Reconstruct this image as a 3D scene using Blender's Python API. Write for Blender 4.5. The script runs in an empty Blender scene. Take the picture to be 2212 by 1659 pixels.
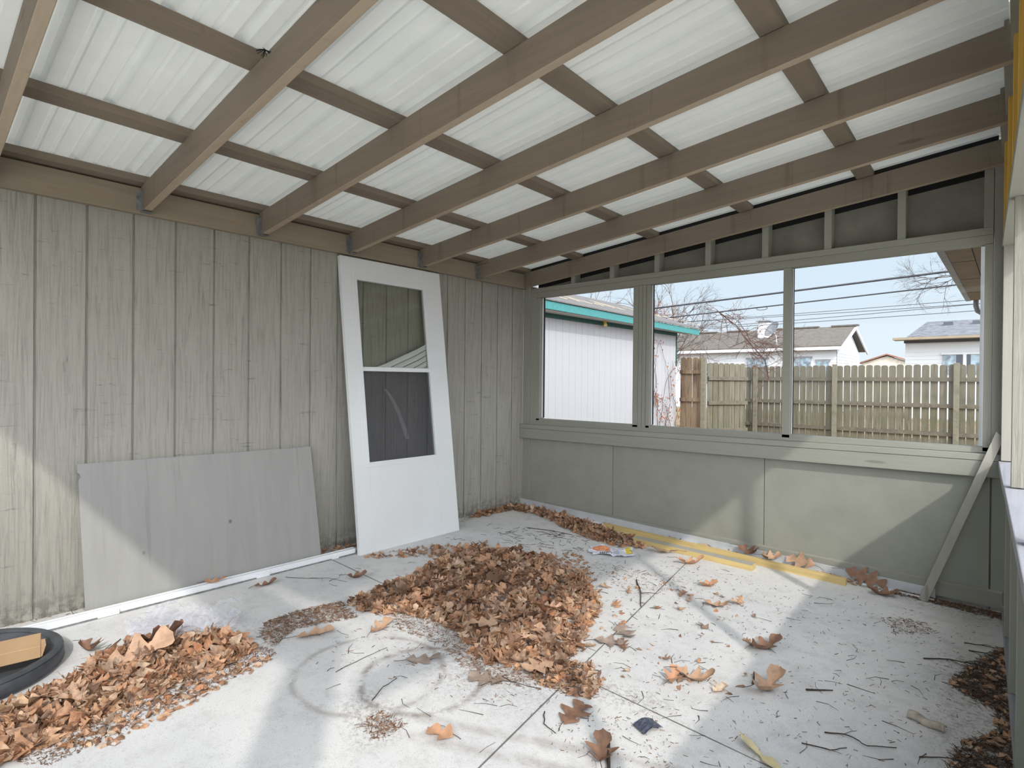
import bpy, math, random
from mathutils import Vector, Matrix, noise
random.seed(7)
S = bpy.context.scene
COL = S.collection
# ------------------------------------------------------------------ camera
cam_d = bpy.data.cameras.new('camera'); cam = bpy.data.objects.new('camera', cam_d); COL.objects.link(cam)
F_ = Vector((-0.66971, 0.74260, -0.005586)); R_ = Vector((0.742549, 0.669729, 0.0091287)); U_ = Vector((-0.01052, -0.0019658, 0.99994))
M = Matrix(((R_.x, U_.x, -F_.x, 3.5342), (R_.y, U_.y, -F_.y, -4.0761), (R_.z, U_.z, -F_.z, 1.1839), (0, 0, 0, 1)))
cam.matrix_world = M
cam_d.sensor_width = 36; cam_d.sensor_fit = 'HORIZONTAL'; cam_d.lens = 19.645; cam_d.clip_start = 0.03; cam_d.clip_end = 300
S.camera = cam
# ------------------------------------------------------------------ colour management
S.view_settings.view_transform = 'Standard'; S.view_settings.look = 'None'
S.view_settings.exposure = 0.0; S.view_settings.gamma = 1.0; S.view_settings.use_curve_mapping = False
# ------------------------------------------------------------------ sky and sun
def lin(h):
    if isinstance(h, str):
        c = [int(h[i:i+2], 16) / 255 for i in (0, 2, 4)]
    else:
        c = [v / 255 for v in h]
    return tuple(v / 12.92 if v <= .04045 else ((v + .055) / 1.055) ** 2.4 for v in c) + (1,)
W = bpy.data.worlds.new('sky'); S.world = W; W.use_nodes = True
nt = W.node_tree; nt.nodes.clear()
wo = nt.nodes.new('ShaderNodeOutputWorld'); bg = nt.nodes.new('ShaderNodeBackground')
tc = nt.nodes.new('ShaderNodeTexCoord'); sx = nt.nodes.new('ShaderNodeSeparateXYZ'); cr = nt.nodes.new('ShaderNodeValToRGB')
nt.links.new(tc.outputs['Generated'], sx.inputs[0]); nt.links.new(sx.outputs[2], cr.inputs[0]); nt.links.new(bg.outputs[0], wo.inputs[0])
SUN_DIR = Vector((1, -.765, .95)).normalized()
# bright haze added around the sun as interior fill, over the blue gradient
dp = nt.nodes.new('ShaderNodeVectorMath'); dp.operation = 'DOT_PRODUCT'; nt.links.new(tc.outputs['Generated'], dp.inputs[0]); dp.inputs[1].default_value = SUN_DIR
mr = nt.nodes.new('ShaderNodeMapRange'); mr.interpolation_type = 'SMOOTHSTEP'; mr.inputs[1].default_value = .05; mr.inputs[2].default_value = 1.0; mr.inputs[3].default_value = 0; mr.inputs[4].default_value = FILL_HAZE = 4.0
nt.links.new(dp.outputs['Value'], mr.inputs[0])
vs_ = nt.nodes.new('ShaderNodeVectorMath'); vs_.operation = 'SCALE'; vs_.inputs[0].default_value = (.96, .97, 1.0); nt.links.new(mr.outputs[0], vs_.inputs['Scale'])
va = nt.nodes.new('ShaderNodeVectorMath'); va.operation = 'ADD'; nt.links.new(cr.outputs[0], va.inputs[0]); nt.links.new(vs_.outputs[0], va.inputs[1]); nt.links.new(va.outputs[0], bg.inputs[0])
cr.color_ramp.elements[0].position = 0.0; cr.color_ramp.elements[0].color = lin('eaf3fb')
cr.color_ramp.elements[1].position = 0.6; cr.color_ramp.elements[1].color = lin('c2dcf4')
e = cr.color_ramp.elements.new(0.15); e.color = lin('dcecfa')
bg.inputs[1].default_value = 1.07
SUN_DIR = Vector((1, -.765, .95)).normalized()
sd = bpy.data.lights.new('sun', 'SUN'); sd.energy = 2.1; sd.angle = math.radians(1.3); sd.color = (1.0, .95, .87)
so = bpy.data.objects.new('sun', sd); COL.objects.link(so)
so.rotation_euler = SUN_DIR.to_track_quat('Z', 'Y').to_euler()

# ------------------------------------------------------------------ materials
class N:
    def __init__(s, name):
        s.m = bpy.data.materials.new(name); s.m.use_nodes = True; s.t = s.m.node_tree; s.t.nodes.clear()
        s.out = s.n('OutputMaterial')
    def n(s, t, **k):
        x = s.t.nodes.new('ShaderNode' + t)
        for a, v in k.items(): setattr(x, a, v)
        return x
    def l(s, a, b): s.t.links.new(a, b)
    def set(s, inp, v):
        if hasattr(v, 'links') or hasattr(v, 'is_linked'): s.l(v, inp)
        else: inp.default_value = v
    def math(s, op, a, b=None, clamp=False):
        x = s.n('Math', operation=op, use_clamp=clamp); s.set(x.inputs[0], a)
        if b is not None: s.set(x.inputs[1], b)
        return x.outputs[0]
    def mix(s, f, a, b, blend='MIX'):
        x = s.n('Mix', data_type='RGBA', blend_type=blend); s.set(x.inputs[0], f); s.set(x.inputs[6], a); s.set(x.inputs[7], b)
        return x.outputs[2]
    def noise(s, vec, scale, detail=4, rough=.6, dist=0):
        x = s.n('TexNoise'); s.l(vec, x.inputs['Vector']); x.inputs['Scale'].default_value = scale
        x.inputs['Detail'].default_value = detail; x.inputs['Roughness'].default_value = rough; x.inputs['Distortion'].default_value = dist
        return x.outputs[0]
    def map(s, vec, sc, loc=(0, 0, 0), rot=(0, 0, 0)):
        x = s.n('Mapping'); s.l(vec, x.inputs[0]); x.inputs['Scale'].default_value = sc; x.inputs['Location'].default_value = loc; x.inputs['Rotation'].default_value = rot
        return x.outputs[0]
    def ramp(s, f, stops):
        x = s.n('ValToRGB'); s.l(f, x.inputs[0]); r = x.color_ramp
        while len(r.elements) < len(stops): r.elements.new(.5)
        for el, (p, c) in zip(r.elements, stops):
            el.position = p; el.color = c if len(c) == 4 else tuple(c) + (1,)
        return x.outputs[0]
    def step(s, v, a, b):
        x = s.n('MapRange', clamp=True); s.set(x.inputs[0], v); x.inputs[1].default_value = a; x.inputs[2].default_value = b
        return x.outputs[0]
    def pos(s): return s.n('NewGeometry').outputs['Position']
    def bsdf(s, col, rough=.6, bump=None, bstr=.3, bdist=.01, metal=0, spec=.4):
        p = s.n('BsdfPrincipled'); s.set(p.inputs['Base Color'], col); s.set(p.inputs['Roughness'], rough)
        p.inputs['Metallic'].default_value = metal; p.inputs['Specular IOR Level'].default_value = spec
        if bump is not None:
            b = s.n('Bump'); b.inputs['Strength'].default_value = bstr; b.inputs['Distance'].default_value = bdist
            s.l(bump, b.inputs['Height']); s.l(b.outputs[0], p.inputs['Normal'])
        return p
    def done(s, sh): s.l(sh.outputs[0], s.out.inputs[0]); return s.m
B0, W1 = (0, 0, 0, 1), (1, 1, 1, 1)
def plain(name, c, rough=.6, metal=0, spec=.4, var=.12, sc=6, bstr=.0):
    m = N(name); p = m.pos(); n = m.noise(p, sc, 5)
    a = lin(c); d = tuple(v * (1 - 2.5 * var) for v in a[:3]) + (1,)
    col = m.ramp(n, [(.3, d), (.62, a)])
    return m.done(m.bsdf(col, rough, n if bstr else None, bstr, .01, metal, spec))
def wood(name, c, axis='x', grain=.25, stain=0.0, rough=.7, bstr=.25, knots=True):
    """painted or bare lumber with grain along one axis"""
    m = N(name); p = m.pos()
    sc = {'x': (.6, 14, 14), 'y': (14, .6, 14), 'z': (14, 14, .6)}[axis]
    v = m.map(p, sc); g = m.noise(v, 3, 6, .65, .6)
    big = m.noise(p, 2.2, 3)
    a = lin(c); d = tuple(x * (1 - grain) for x in a[:3]) + (1,)
    col = m.ramp(g, [(.32, d), (.62, a)])
    col = m.mix(m.math('MULTIPLY', m.step(big, .35, .7), .18), col, tuple(x * 1.25 for x in a[:3]) + (1,))
    if knots:
        vo = m.n('TexVoronoi'); m.l(m.map(p, {'x': (1, 6, 6), 'y': (6, 1, 6), 'z': (6, 6, 1)}[axis]), vo.inputs['Vector']); vo.inputs['Scale'].default_value = 1.1
        k = m.step(vo.outputs['Distance'], .075, .045)
        col = m.mix(m.math('MULTIPLY', k, .45), col, tuple(x * .35 for x in a[:3]) + (1,))
    if stain:
        st = m.noise(m.map(p, (9, 9, .5)), 1.6, 4, .6)
        col = m.mix(m.math('MULTIPLY', m.step(st, .6, .72), stain), col, lin('5a4330'))
    return m.done(m.bsdf(col, rough, g, bstr, .004, 0, .3))
MAT = {}
MAT['rafter'] = wood('taupe_painted_rafter', '86796a', 'x', .14, .35)
MAT['rafter_under'] = wood('tan_bounce_tinted_rafter_edge', 'ad9c87', 'x', .12, .15)  # tan finish, lightened to paint in floor bounce on the rafter bottoms
MAT['purlin'] = wood('taupe_painted_purlin', '86796a', 'y', .16, .15)
MAT['ledger'] = wood('taupe_painted_ledger', '938775', 'y', .18, .1)
MAT['gx'] = wood('grey_paint_x', '96968c', 'x', .1, 0)
MAT['gz'] = wood('grey_paint_z', '96968c', 'z', .1, 0)
MAT['gy'] = wood('grey_paint_y', '96968c', 'y', .1, 0)
MAT['cap'] = wood('worn_grey_cap', '9a9aa0', 'y', .25, 0, .55)
MAT['pale_z'] = wood('pale_grey_post', 'a09d93', 'z', .1, 0)
MAT['yellow'] = wood('treated_pine', 'd9b054', 'z', .3, 0, .7)
MAT['yellow_x'] = wood('treated_pine_x', 'd6bd82', 'x', .22, 0, .7)
MAT['pine_grey'] = wood('pine_grey_face', 'b0ada2', 'x', .1, 0, .7)
MAT['sheath'] = plain('grey_sheathing', '87857b', .85, var=.12, sc=4, bstr=.2)
MAT['osb'] = plain('orange_brown_board', '9a6a35', .9, var=.2, sc=9)
MAT['knee'] = plain('grey_knee_panel', '97988e', .75, var=.05, sc=5, bstr=.08)
MAT['alu'] = plain('aluminium', 'd5d8dc', .45, 0.3, .5, .05, 12)
MAT['alu_white'] = plain('white_aluminium', 'eef0f3', .35, .05, .5, .03, 12)
MAT['galv'] = plain('galvanised_steel', '9c9d9c', .45, .6, .5, .2, 30)
MAT['dark'] = plain('black_gasket', '1d1d1f', .7)
MAT['doorwhite'] = plain('white_door_skin', 'e4e6e7', .38, 0, .5, .015, 3)
MAT['card'] = plain('brown_cardboard', 'bd9c77', .85, var=.06, sc=8)
MAT['rubber'] = plain('black_plastic', '50535a', .5, 0, .5, .25, 7, .1)

def siding():
    m = N('rough_sawn_siding'); p = m.pos()
    a = lin('a5a299'); d = lin('8c8981'); dk = lin('5b5a54')
    saw = m.noise(m.map(p, (1, 5, 120)), 1.0, 5, .7, .3)          # horizontal saw marks
    grain = m.noise(m.map(p, (1, 34, 1.4)), 2.0, 6, .7, 1.1)      # vertical grain
    fine = m.noise(p, 160, 3, .7)
    cracks = m.noise(m.map(p, (1, 4, 34)), 1.3, 6, .75, .5)
    patch = m.noise(m.map(p, (1, 3.2, 1.6)), 1.1, 4, .6)
    col = m.ramp(grain, [(.3, d), (.55, a)])
    col = m.mix(m.math('MULTIPLY', m.math('MULTIPLY', m.step(cracks, .60, .68), m.step(patch, .40, .58)), .8), col, dk)
    col = m.mix(m.math('MULTIPLY', m.math('MULTIPLY', m.step(grain, .38, .27), m.step(patch, .6, .42)), .55), col, dk)
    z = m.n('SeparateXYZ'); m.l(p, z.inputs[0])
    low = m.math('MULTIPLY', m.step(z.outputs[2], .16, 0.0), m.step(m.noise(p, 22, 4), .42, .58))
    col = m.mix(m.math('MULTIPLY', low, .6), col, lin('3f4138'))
    h = m.math('ADD', m.math('MULTIPLY', saw, .5), m.math('ADD', m.math('MULTIPLY', grain, .8), m.math('MULTIPLY', fine, .35)))
    return m.done(m.bsdf(col, .8, h, .55, .006, 0, .25))
MAT['siding'] = siding()

def concrete():
    m = N('dusty_concrete'); p = m.pos()
    s = m.n('SeparateXYZ'); m.l(p, s.inputs[0]); X, Y = s.outputs[0], s.outputs[1]
    big = m.noise(p, 1.3, 5, .6); mid = m.noise(p, 9, 6, .65); fine = m.noise(p, 220, 2, .7)
    col = m.ramp(big, [(.3, lin('c8c8ca')), (.7, lin('dddbd8'))])
    col = m.mix(m.math('MULTIPLY', m.step(mid, .5, .72), .38), col, lin('a5a4a2'))
    col = m.mix(m.math('MULTIPLY', m.step(m.noise(p, 28, 5, .8), .56, .68), .3), col, lin('8d8b87'))
    col = m.mix(m.math('MULTIPLY', m.step(fine, .56, .70), .55), col, lin('96948f'))
    wob = m.math('MULTIPLY', m.math('SUBTRACT', m.noise(p, 6, 3), .5), .03)
    def dist_seg(ax, ay, bx, by):
        L = math.hypot(bx - ax, by - ay); ux, uy = (bx - ax) / L, (by - ay) / L
        dx = m.math('SUBTRACT', X, ax); dy = m.math('SUBTRACT', Y, ay)
        t = m.math('ADD', m.math('MULTIPLY', dx, ux), m.math('MULTIPLY', dy, uy))
        tc_ = m.math('MINIMUM', m.math('MAXIMUM', t, 0.0), L)
        ex = m.math('SUBTRACT', dx, m.math('MULTIPLY', tc_, ux)); ey = m.math('SUBTRACT', dy, m.math('MULTIPLY', tc_, uy))
        return m.math('SQRT', m.math('ADD', m.math('MULTIPLY', ex, ex), m.math('MULTIPLY', ey, ey)))
    # rust and dirt rings left by buckets and wheels
    brk = m.noise(p, 14, 4, .6); spk = m.noise(p, 70, 3, .7)
    for cx, cy, r, w, k in ((1.75, -2.625, .245, .011, .62), (1.555, -2.745, .30, .010, .42)):
        dx = m.math('SUBTRACT', X, cx); dy = m.math('SUBTRACT', Y, cy)
        dd = m.math('SQRT', m.math('ADD', m.math('MULTIPLY', dx, dx), m.math('MULTIPLY', dy, dy)))
        dd = m.math('ABSOLUTE', m.math('ADD', m.math('SUBTRACT', dd, r), wob))
        k1 = m.math('MULTIPLY', m.step(dd, w * 2.2, w * .3), m.step(brk, .36, .55))
        k2 = m.math('MULTIPLY', m.step(dd, w * 5, 0), m.step(spk, .55, .66))
        col = m.mix(m.math('MULTIPLY', m.math('MAXIMUM', k1, m.math('MULTIPLY', k2, .8)), k), col, lin('75645a'))
    for seg in ((1.86, -2.96, 2.75, -2.52), (1.95, -2.80, 2.75, -2.40)):
        dd = m.math('ABSOLUTE', m.math('ADD', dist_seg(*seg), wob))
        col = m.mix(m.math('MULTIPLY', m.math('MULTIPLY', m.step(dd, .035, .008), m.step(brk, .3, .6)), .38), col, lin('85766c'))
    # general brown dust drift near the leaf piles
    for seg, w in (((1.9, -2.3, 1.1, -1.6), .42), ((1.0, -3.45, .9, -3.1), .35), ((2.1, -2.2, 2.5, -2.15), .12), ((1.9, -2.95, 1.75, -2.9), .13), ((3.4, -.9, 3.5, -1.7), .22), ((3.1, -.1, 3.5, -.15), .16)):
        dd = dist_seg(*seg)
        k = m.math('MULTIPLY', m.step(dd, w, w * .3), m.step(m.noise(p, 55, 4, .75), .47, .62))
        col = m.mix(m.math('MULTIPLY', k, .5), col, lin('6b5a4c'))
    # control joints
    jt = m.math('MULTIPLY', m.math('SUBTRACT', m.noise(p, 3, 3), .5), .006)
    hgt = m.math('MULTIPLY', mid, .3)
    for seg in ((1.78, .2, 2.33, -3.1), (2.5, -3.8, 2.33, -3.1), (-.2, -2.13, 3.7, -2.19)):
        dd = m.math('ABSOLUTE', m.math('ADD', dist_seg(*seg), jt))
        col = m.mix(m.math('MULTIPLY', m.step(dd, .0045, .0022), .8), col, lin('3c3934'))
        col = m.mix(m.math('MULTIPLY', m.step(dd, .03, .0), m.math('MULTIPLY', m.step(spk, .5, .7), .35)), col, lin('6b5f52'))
    return m.done(m.bsdf(col, .85, m.math('ADD', hgt, m.math('MULTIPLY', fine, .4)), .25, .004, 0, .25))
MAT['floor'] = concrete()

def roofmetal():
    m = N('white_corrugated_panel'); p = m.pos()
    n = m.noise(p, 3, 4); f = m.noise(m.map(p, (1, 60, 60)), 1, 3)
    col = m.ramp(n, [(.3, lin('dadad3')), (.7, lin('e6e6e0'))])
    col = m.mix(m.math('MULTIPLY', m.step(f, .6, .8), .12), col, lin('9b9990'))
    pb = m.bsdf(col, .33, None, 0, 0, 0, .5)
    tr = m.n('BsdfTranslucent'); tr.inputs[0].default_value = lin('e2e2da')
    mx = m.n('MixShader'); mx.inputs[0].default_value = .09; m.l(pb.outputs[0], mx.inputs[1]); m.l(tr.outputs[0], mx.inputs[2])
    return m.done(mx)
MAT['roof'] = roofmetal()

def glassy(name, tint=(1, 1, 1, 1), gloss=.05, rough=.02, fac_tex=None):
    m = N(name); t = m.n('BsdfTransparent'); t.inputs[0].default_value = tint
    g = m.n('BsdfGlossy'); g.inputs['Roughness'].default_value = rough
    fr = m.n('Fresnel'); fr.inputs[0].default_value = 1.35
    mx = m.n('MixShader'); m.l(m.math('MULTIPLY', fr.outputs[0], gloss * 7, True), mx.inputs[0]); m.l(t.outputs[0], mx.inputs[1]); m.l(g.outputs[0], mx.inputs[2])
    return m.done(mx)
MAT['glass'] = glassy('clear_window_glass', (.97, .98, .98, 1))
MAT['doorglass'] = glassy('door_glass', (.93, .94, .92, 1), .1)
def screen():
    m = N('dark_insect_screen'); t = m.n('BsdfTransparent'); d = m.n('BsdfDiffuse'); d.inputs[0].default_value = lin('505058')
    mx = m.n('MixShader'); mx.inputs[0].default_value = .34; m.l(t.outputs[0], mx.inputs[1]); m.l(d.outputs[0], mx.inputs[2]); return m.done(mx)
MAT['screen'] = screen()
def bagm():
    m = N('clear_plastic_film'); p = m.pos(); t = m.n('BsdfTransparent'); t.inputs[0].default_value = (.95, .95, .97, 1)
    pr = m.bsdf(lin('eeeef4'), .12, m.noise(p, 30, 4), .6, .01, 0, 1.0)
    fr = m.n('LayerWeight'); fr.inputs[0].default_value = .45
    mx = m.n('MixShader'); m.l(m.math('ADD', m.math('MULTIPLY', fr.outputs['Facing'], .55), .07, True), mx.inputs[0]); m.l(t.outputs[0], mx.inputs[1]); m.l(pr.outputs[0], mx.inputs[2]); return m.done(mx)
MAT['bag'] = bagm()
def leafmat(name, per_island, stops):
    m = N(name); p = m.pos()
    r = m.n('NewGeometry').outputs['Random Per Island'] if per_island else m.n('ObjectInfo').outputs['Random']
    c = m.ramp(r, stops); v = m.noise(p, 45, 4, .6)
    c = m.mix(m.math('MULTIPLY', m.step(v, .42, .66), .5), c, lin('5f4332'))
    d = m.bsdf(c, .62, v, .3, .003, 0, .35)
    t = m.n('BsdfTranslucent'); m.l(c, t.inputs[0]); mx = m.n('MixShader'); mx.inputs[0].default_value = .12
    m.l(d.outputs[0], mx.inputs[1]); m.l(t.outputs[0], mx.inputs[2]); return m.done(mx)
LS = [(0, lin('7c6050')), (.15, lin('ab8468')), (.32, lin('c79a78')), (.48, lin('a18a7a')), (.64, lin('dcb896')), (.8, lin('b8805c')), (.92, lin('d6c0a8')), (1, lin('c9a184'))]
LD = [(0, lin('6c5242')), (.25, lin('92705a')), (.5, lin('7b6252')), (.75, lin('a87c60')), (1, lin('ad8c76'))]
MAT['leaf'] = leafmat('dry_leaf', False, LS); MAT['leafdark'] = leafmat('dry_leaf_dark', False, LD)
MAT['leaf_s'] = leafmat('dry_leaf_litter', True, LS)
MAT['debris'] = leafmat('brown_debris', True, [(0, lin('4a3527')), (.35, lin('6d4d37')), (.7, lin('8e6a4c')), (1, lin('b08a68'))])
MAT['twig'] = plain('dark_twig', '4c4038', .85, var=.2, sc=40)
MAT['leaf_orange'] = plain('orange_leaf', 'cc9c7c', .65, var=.1, sc=30)
MAT['leaf_tan'] = plain('tan_leaf', 'c4a084', .65, var=.12, sc=30)
MAT['leaf_brown'] = plain('brown_leaf', '8d6b57', .65, var=.15, sc=30)
MAT['leaf_grey'] = plain('grey_brown_leaf', 'a39184', .7, var=.15, sc=30)
MAT['husk'] = plain('pale_yellow_husk', 'd3c69c', .6, var=.12, sc=20)
MAT['bark'] = plain('curled_bark', 'b7ada0', .85, var=.2, sc=30, bstr=.3)

# ------------------------------------------------------------------ mesh helpers
ORG = []
class MB:
    def __init__(s): s.v = []; s.f = []
    def add(s, vs, fs, M=None):
        o = len(s.v)
        s.v += [tuple(M @ Vector(v)) if M is not None else tuple(v) for v in vs]
        s.f += [tuple(i + o for i in f) for f in fs]; return s
    def box(s, a, b, M=None):
        x0, y0, z0 = a; x1, y1, z1 = b
        return s.hexa([(x0, y0, z0), (x1, y0, z0), (x1, y1, z0), (x0, y1, z0), (x0, y0, z1), (x1, y0, z1), (x1, y1, z1), (x0, y1, z1)], M)
    def hexa(s, p, M=None):
        return s.add(p, [(3, 2, 1, 0), (4, 5, 6, 7), (0, 1, 5, 4), (1, 2, 6, 5), (2, 3, 7, 6), (3, 0, 4, 7)], M)
    def prism(s, poly, axis, a, b, M=None):
        """2D polygon extruded along axis; poly gives the other two coordinates in order"""
        n = len(poly); vs = []
        for t in (a, b):
            for (p, q) in poly:
                vs.append({'x': (t, p, q), 'y': (p, t, q), 'z': (p, q, t)}[axis])
        fs = [tuple(range(n))[::-1], tuple(range(n, 2 * n))] + [(i, (i + 1) % n, n + (i + 1) % n, n + i) for i in range(n)]
        return s.add(vs, fs, M)
    def tube(s, pts, r, k=6, r2=None, cap=True):
        pts = [Vector(p) for p in pts]; n = len(pts); vs = []; fs = []
        if r2 is None: r2 = r
        up = Vector((0, 0, 1))
        for i, p in enumerate(pts):
            d = (pts[min(i + 1, n - 1)] - pts[max(i - 1, 0)]).normalized()
            a = d.cross(up)
            if a.length < .05: a = d.cross(Vector((1, 0, 0)))
            a.normalize(); b = d.cross(a).normalized(); rr = r + (r2 - r) * i / max(1, n - 1)
            for j in range(k):
                t = 2 * math.pi * j / k; vs.append(tuple(p + a * math.cos(t) * rr + b * math.sin(t) * rr))
        for i in range(n - 1):
            for j in range(k): fs.append((i * k + j, i * k + (j + 1) % k, (i + 1) * k + (j + 1) % k, (i + 1) * k + j))
        if cap: fs += [tuple(range(k))[::-1], tuple((n - 1) * k + j for j in range(k))]
        return s.add(vs, fs)
    def lathe(s, prof, c=(0, 0, 0), k=48, M=None):
        vs = []; fs = []; n = len(prof)
        for j in range(k):
            t = 2 * math.pi * j / k
            for r, z in prof: vs.append((c[0] + r * math.cos(t), c[1] + r * math.sin(t), c[2] + z))
        for j in range(k):
            for i in range(n - 1):
                a = j * n + i; b = ((j + 1) % k) * n + i; fs.append((a, b, b + 1, a + 1))
        return s.add(vs, fs, M)
    def build(s, name, mat, parent=None, bevel=0, smooth=False, solid=0, subsurf=0):
        org = Vector(parent.get('_o', (0, 0, 0))) if parent is not None else Vector((0, 0, 0))
        me = bpy.data.meshes.new(name)
        me.from_pydata([tuple(Vector(v) - org) for v in s.v], [], s.f); me.update()
        if mat is not None: me.materials.append(MAT[mat] if isinstance(mat, str) else mat)
        o = bpy.data.objects.new(name, me); COL.objects.link(o)
        if parent is not None:
            o.parent = parent; o['_o'] = tuple(org); ORG.append(o)
        if smooth:
            for p in me.polygons: p.use_smooth = True
        if solid:
            md = o.modifiers.new('s', 'SOLIDIFY'); md.thickness = solid; md.offset = 0
        if subsurf:
            md = o.modifiers.new('u', 'SUBSURF'); md.levels = subsurf; md.render_levels = subsurf
        if bevel:
            md = o.modifiers.new('b', 'BEVEL'); md.width = bevel; md.segments = 2; md.limit_method = 'ANGLE'
        return o
def tag(o, label=None, cat=None, group=None, kind=None):
    if label: o['label'] = label
    if cat: o['category'] = cat
    if group: o['group'] = group
    if kind: o['kind'] = kind
    return o
def thing(name, loc, label, cat, group=None, kind=None):
    o = bpy.data.objects.new(name, None); COL.objects.link(o); o.location = loc; o['_o'] = tuple(loc); o.empty_display_size = .05
    ORG.append(o); return tag(o, label, cat, group, kind)
def struct(name, mb, mat, bevel=0, label=None, cat=None, **k):
    o = mb.build(name, mat, None, bevel, **k); o['kind'] = 'structure'
    if label: o['label'] = label
    if cat: o['category'] = cat
    return o
def zf(x): return -.018 * x
def xc(y): return 3.487 + .033 * (-y)      # inner face of the right-hand wall
MS = .0917                                   # roof slope
def zr(x): return 2.0688 + MS * x            # underside of the rafters
G8 = .2032
YB = -4.5                                    # back wall behind the camera

# ------------------------------------------------------------------ floor and ground
mb = MB(); x0, x1 = -.12, 3.72
mb.hexa([(x0, YB - .2, -.3), (x1, YB - .2, -.3), (x1, .14, -.3), (x0, .14, -.3), (x0, YB - .2, zf(x0)), (x1, YB - .2, zf(x1)), (x1, .14, zf(x1)), (x0, .14, zf(x0))])
struct('floor', mb, 'floor', 0, 'pale dusty concrete slab with control joints and rusty ring stains', 'floor')
m = N('yard_ground'); p = m.pos(); n1 = m.noise(p, 3, 6); n2 = m.noise(p, 40, 4)
c = m.ramp(n1, [(.35, lin('6d6048')), (.55, lin('8a765c')), (.7, lin('9c8870'))]); c = m.mix(m.math('MULTIPLY', m.step(n2, .5, .7), .4), c, lin('6b5a42'))
MAT['yard'] = m.done(m.bsdf(c, .95, n2, .5, .03))
mb = MB(); mb.box((-60, -40, -.5), (60, 90, -.14))
struct('ground', mb, 'yard', 0, 'tan leaf-strewn bare ground of the yard outside', 'ground')
MAT['bounce_slab'] = plain('pale_bounce_concrete', 'cfcdc6', .9, var=.04)
mb = MB(); mb.box((3.74, -14, -.3), (12, .3, -.10)); mb.box((-6, -14, -.3), (3.74, -4.75, -.10))  # pale slabs added out of view to bounce sunlight into the porch
struct('bounce_slab', mb, 'bounce_slab', 0, 'unseen pale slab added outside the porch to bounce sunlight inside', 'bounce_slab')

# ------------------------------------------------------------------ left wall: grooved siding
prof = []
y_top = .0; y = 0.0
pts = [(0, 0.0)]
k = 0
gy = [-(.1595 + G8 * i) for i in range(0, 23)]
for g in gy:
    if g < YB: break
    w = .006
    pts += [(0, g + w), (-.009, g + w * .8), (-.009, g - w * .8), (0, g - w)]
pts += [(0, YB)]
mb = MB(); n = len(pts)
vs = [(x, y, -.02) for x, y in pts] + [(x, y, 2.19) for x, y in pts]
mb.add(vs, [(i, i + 1, n + i + 1, n + i) for i in range(n - 1)])
mb.box((-.10, YB, -.02), (-.02, 0, 2.19))
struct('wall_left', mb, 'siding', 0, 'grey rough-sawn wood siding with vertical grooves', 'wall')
mb = MB(); mb.box((0, YB, 2.0613), (.038, 0.02, 2.2))
struct('trim_1', mb, 'ledger', .002, 'taupe ledger board along the top of the grooved left wall', 'ledger')

# ------------------------------------------------------------------ roof: rafters, purlins, metal
ry = [-(.0411 + .6287 * (6 - j)) for j in range(-1, 7)]
order = {0: 'rafter running out of the top left corner of the view', 1: 'rafter rising above the grey plywood sheet, second from the left',
         2: 'rafter starting left of the white door, third from the left', 3: 'rafter starting right over the top corner of the white door',
         4: 'rafter starting right of the white door, fifth from the left', 5: 'rafter next to the window wall, sixth from the left',
         6: 'rafter bolted flat on the window wall over the short studs', -1: 'rafter behind the photographer'}
for j in range(-1, 7):
    yy = ry[j + 1]; y0, y1 = yy, yy + .038
    xa = .038; xb = xc(yy) + .0
    t = thing('rafter', (xa, yy, zr(xa)), 'taupe painted ' + order[j], 'rafter', 'roof rafters')
    mb = MB(); D = .137
    mb.hexa([(xa, y0, zr(xa)), (xb, y0, zr(xb)), (xb, y1, zr(xb)), (xa, y1, zr(xa)), (xa, y0, zr(xa) + D), (xb, y0, zr(xb) + D), (xb, y1, zr(xb) + D), (xa, y1, zr(xa) + D)])
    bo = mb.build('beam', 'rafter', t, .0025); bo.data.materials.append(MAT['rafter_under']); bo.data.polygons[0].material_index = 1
    if j < 6:
        h = MB(); z0 = zr(xa) - .002
        h.box((xa, y0 - .0025, z0), (xa + .045, y0 - .0005, z0 + .11)); h.box((xa, y1 + .0005, z0), (xa + .045, y1 + .0025, z0 + .11))
        h.box((xa - .0, y0 - .0025, z0 - .003), (xa + .05, y1 + .0025, z0 - .0005)); h.box((xa - .001, y0 - .022, z0 + .01), (xa + .002, y0 - .001, z0 + .115))
        h.build('joist_hanger', 'galv', t)
ZP = 2.208
def zp(x): return ZP + MS * x
plab = ['purlin lying over the ledger against the left wall', 'purlin nearest the left wall, crossing above the plywood sheet and the door', 'purlin second out from the left wall',
        'purlin third out from the left wall, over the middle of the floor', 'purlin fourth out from the left wall, nearest the right wall']
for i, (px, sk) in enumerate(((.004, 0), (.6015, .0176), (1.3334, .0176), (2.056, .0176), (2.779, .0176))):
    ya, yb = YB - .1, .0
    def xx(y): return px - sk * y
    mb = MB(); w = .089; T = .036
    mb.hexa([(xx(ya), ya, zp(xx(ya))), (xx(ya) + w, ya, zp(xx(ya) + w)), (xx(yb) + w, yb, zp(xx(yb) + w)), (xx(yb), yb, zp(xx(yb))),
             (xx(ya), ya, zp(xx(ya)) + T), (xx(ya) + w, ya, zp(xx(ya) + w) + T), (xx(yb) + w, yb, zp(xx(yb) + w) + T), (xx(yb), yb, zp(xx(yb)) + T)])
    o = mb.build('purlin', 'purlin', None, .002); tag(o, 'taupe painted ' + plab[i], 'purlin', 'purlins on the rafters')
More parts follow.
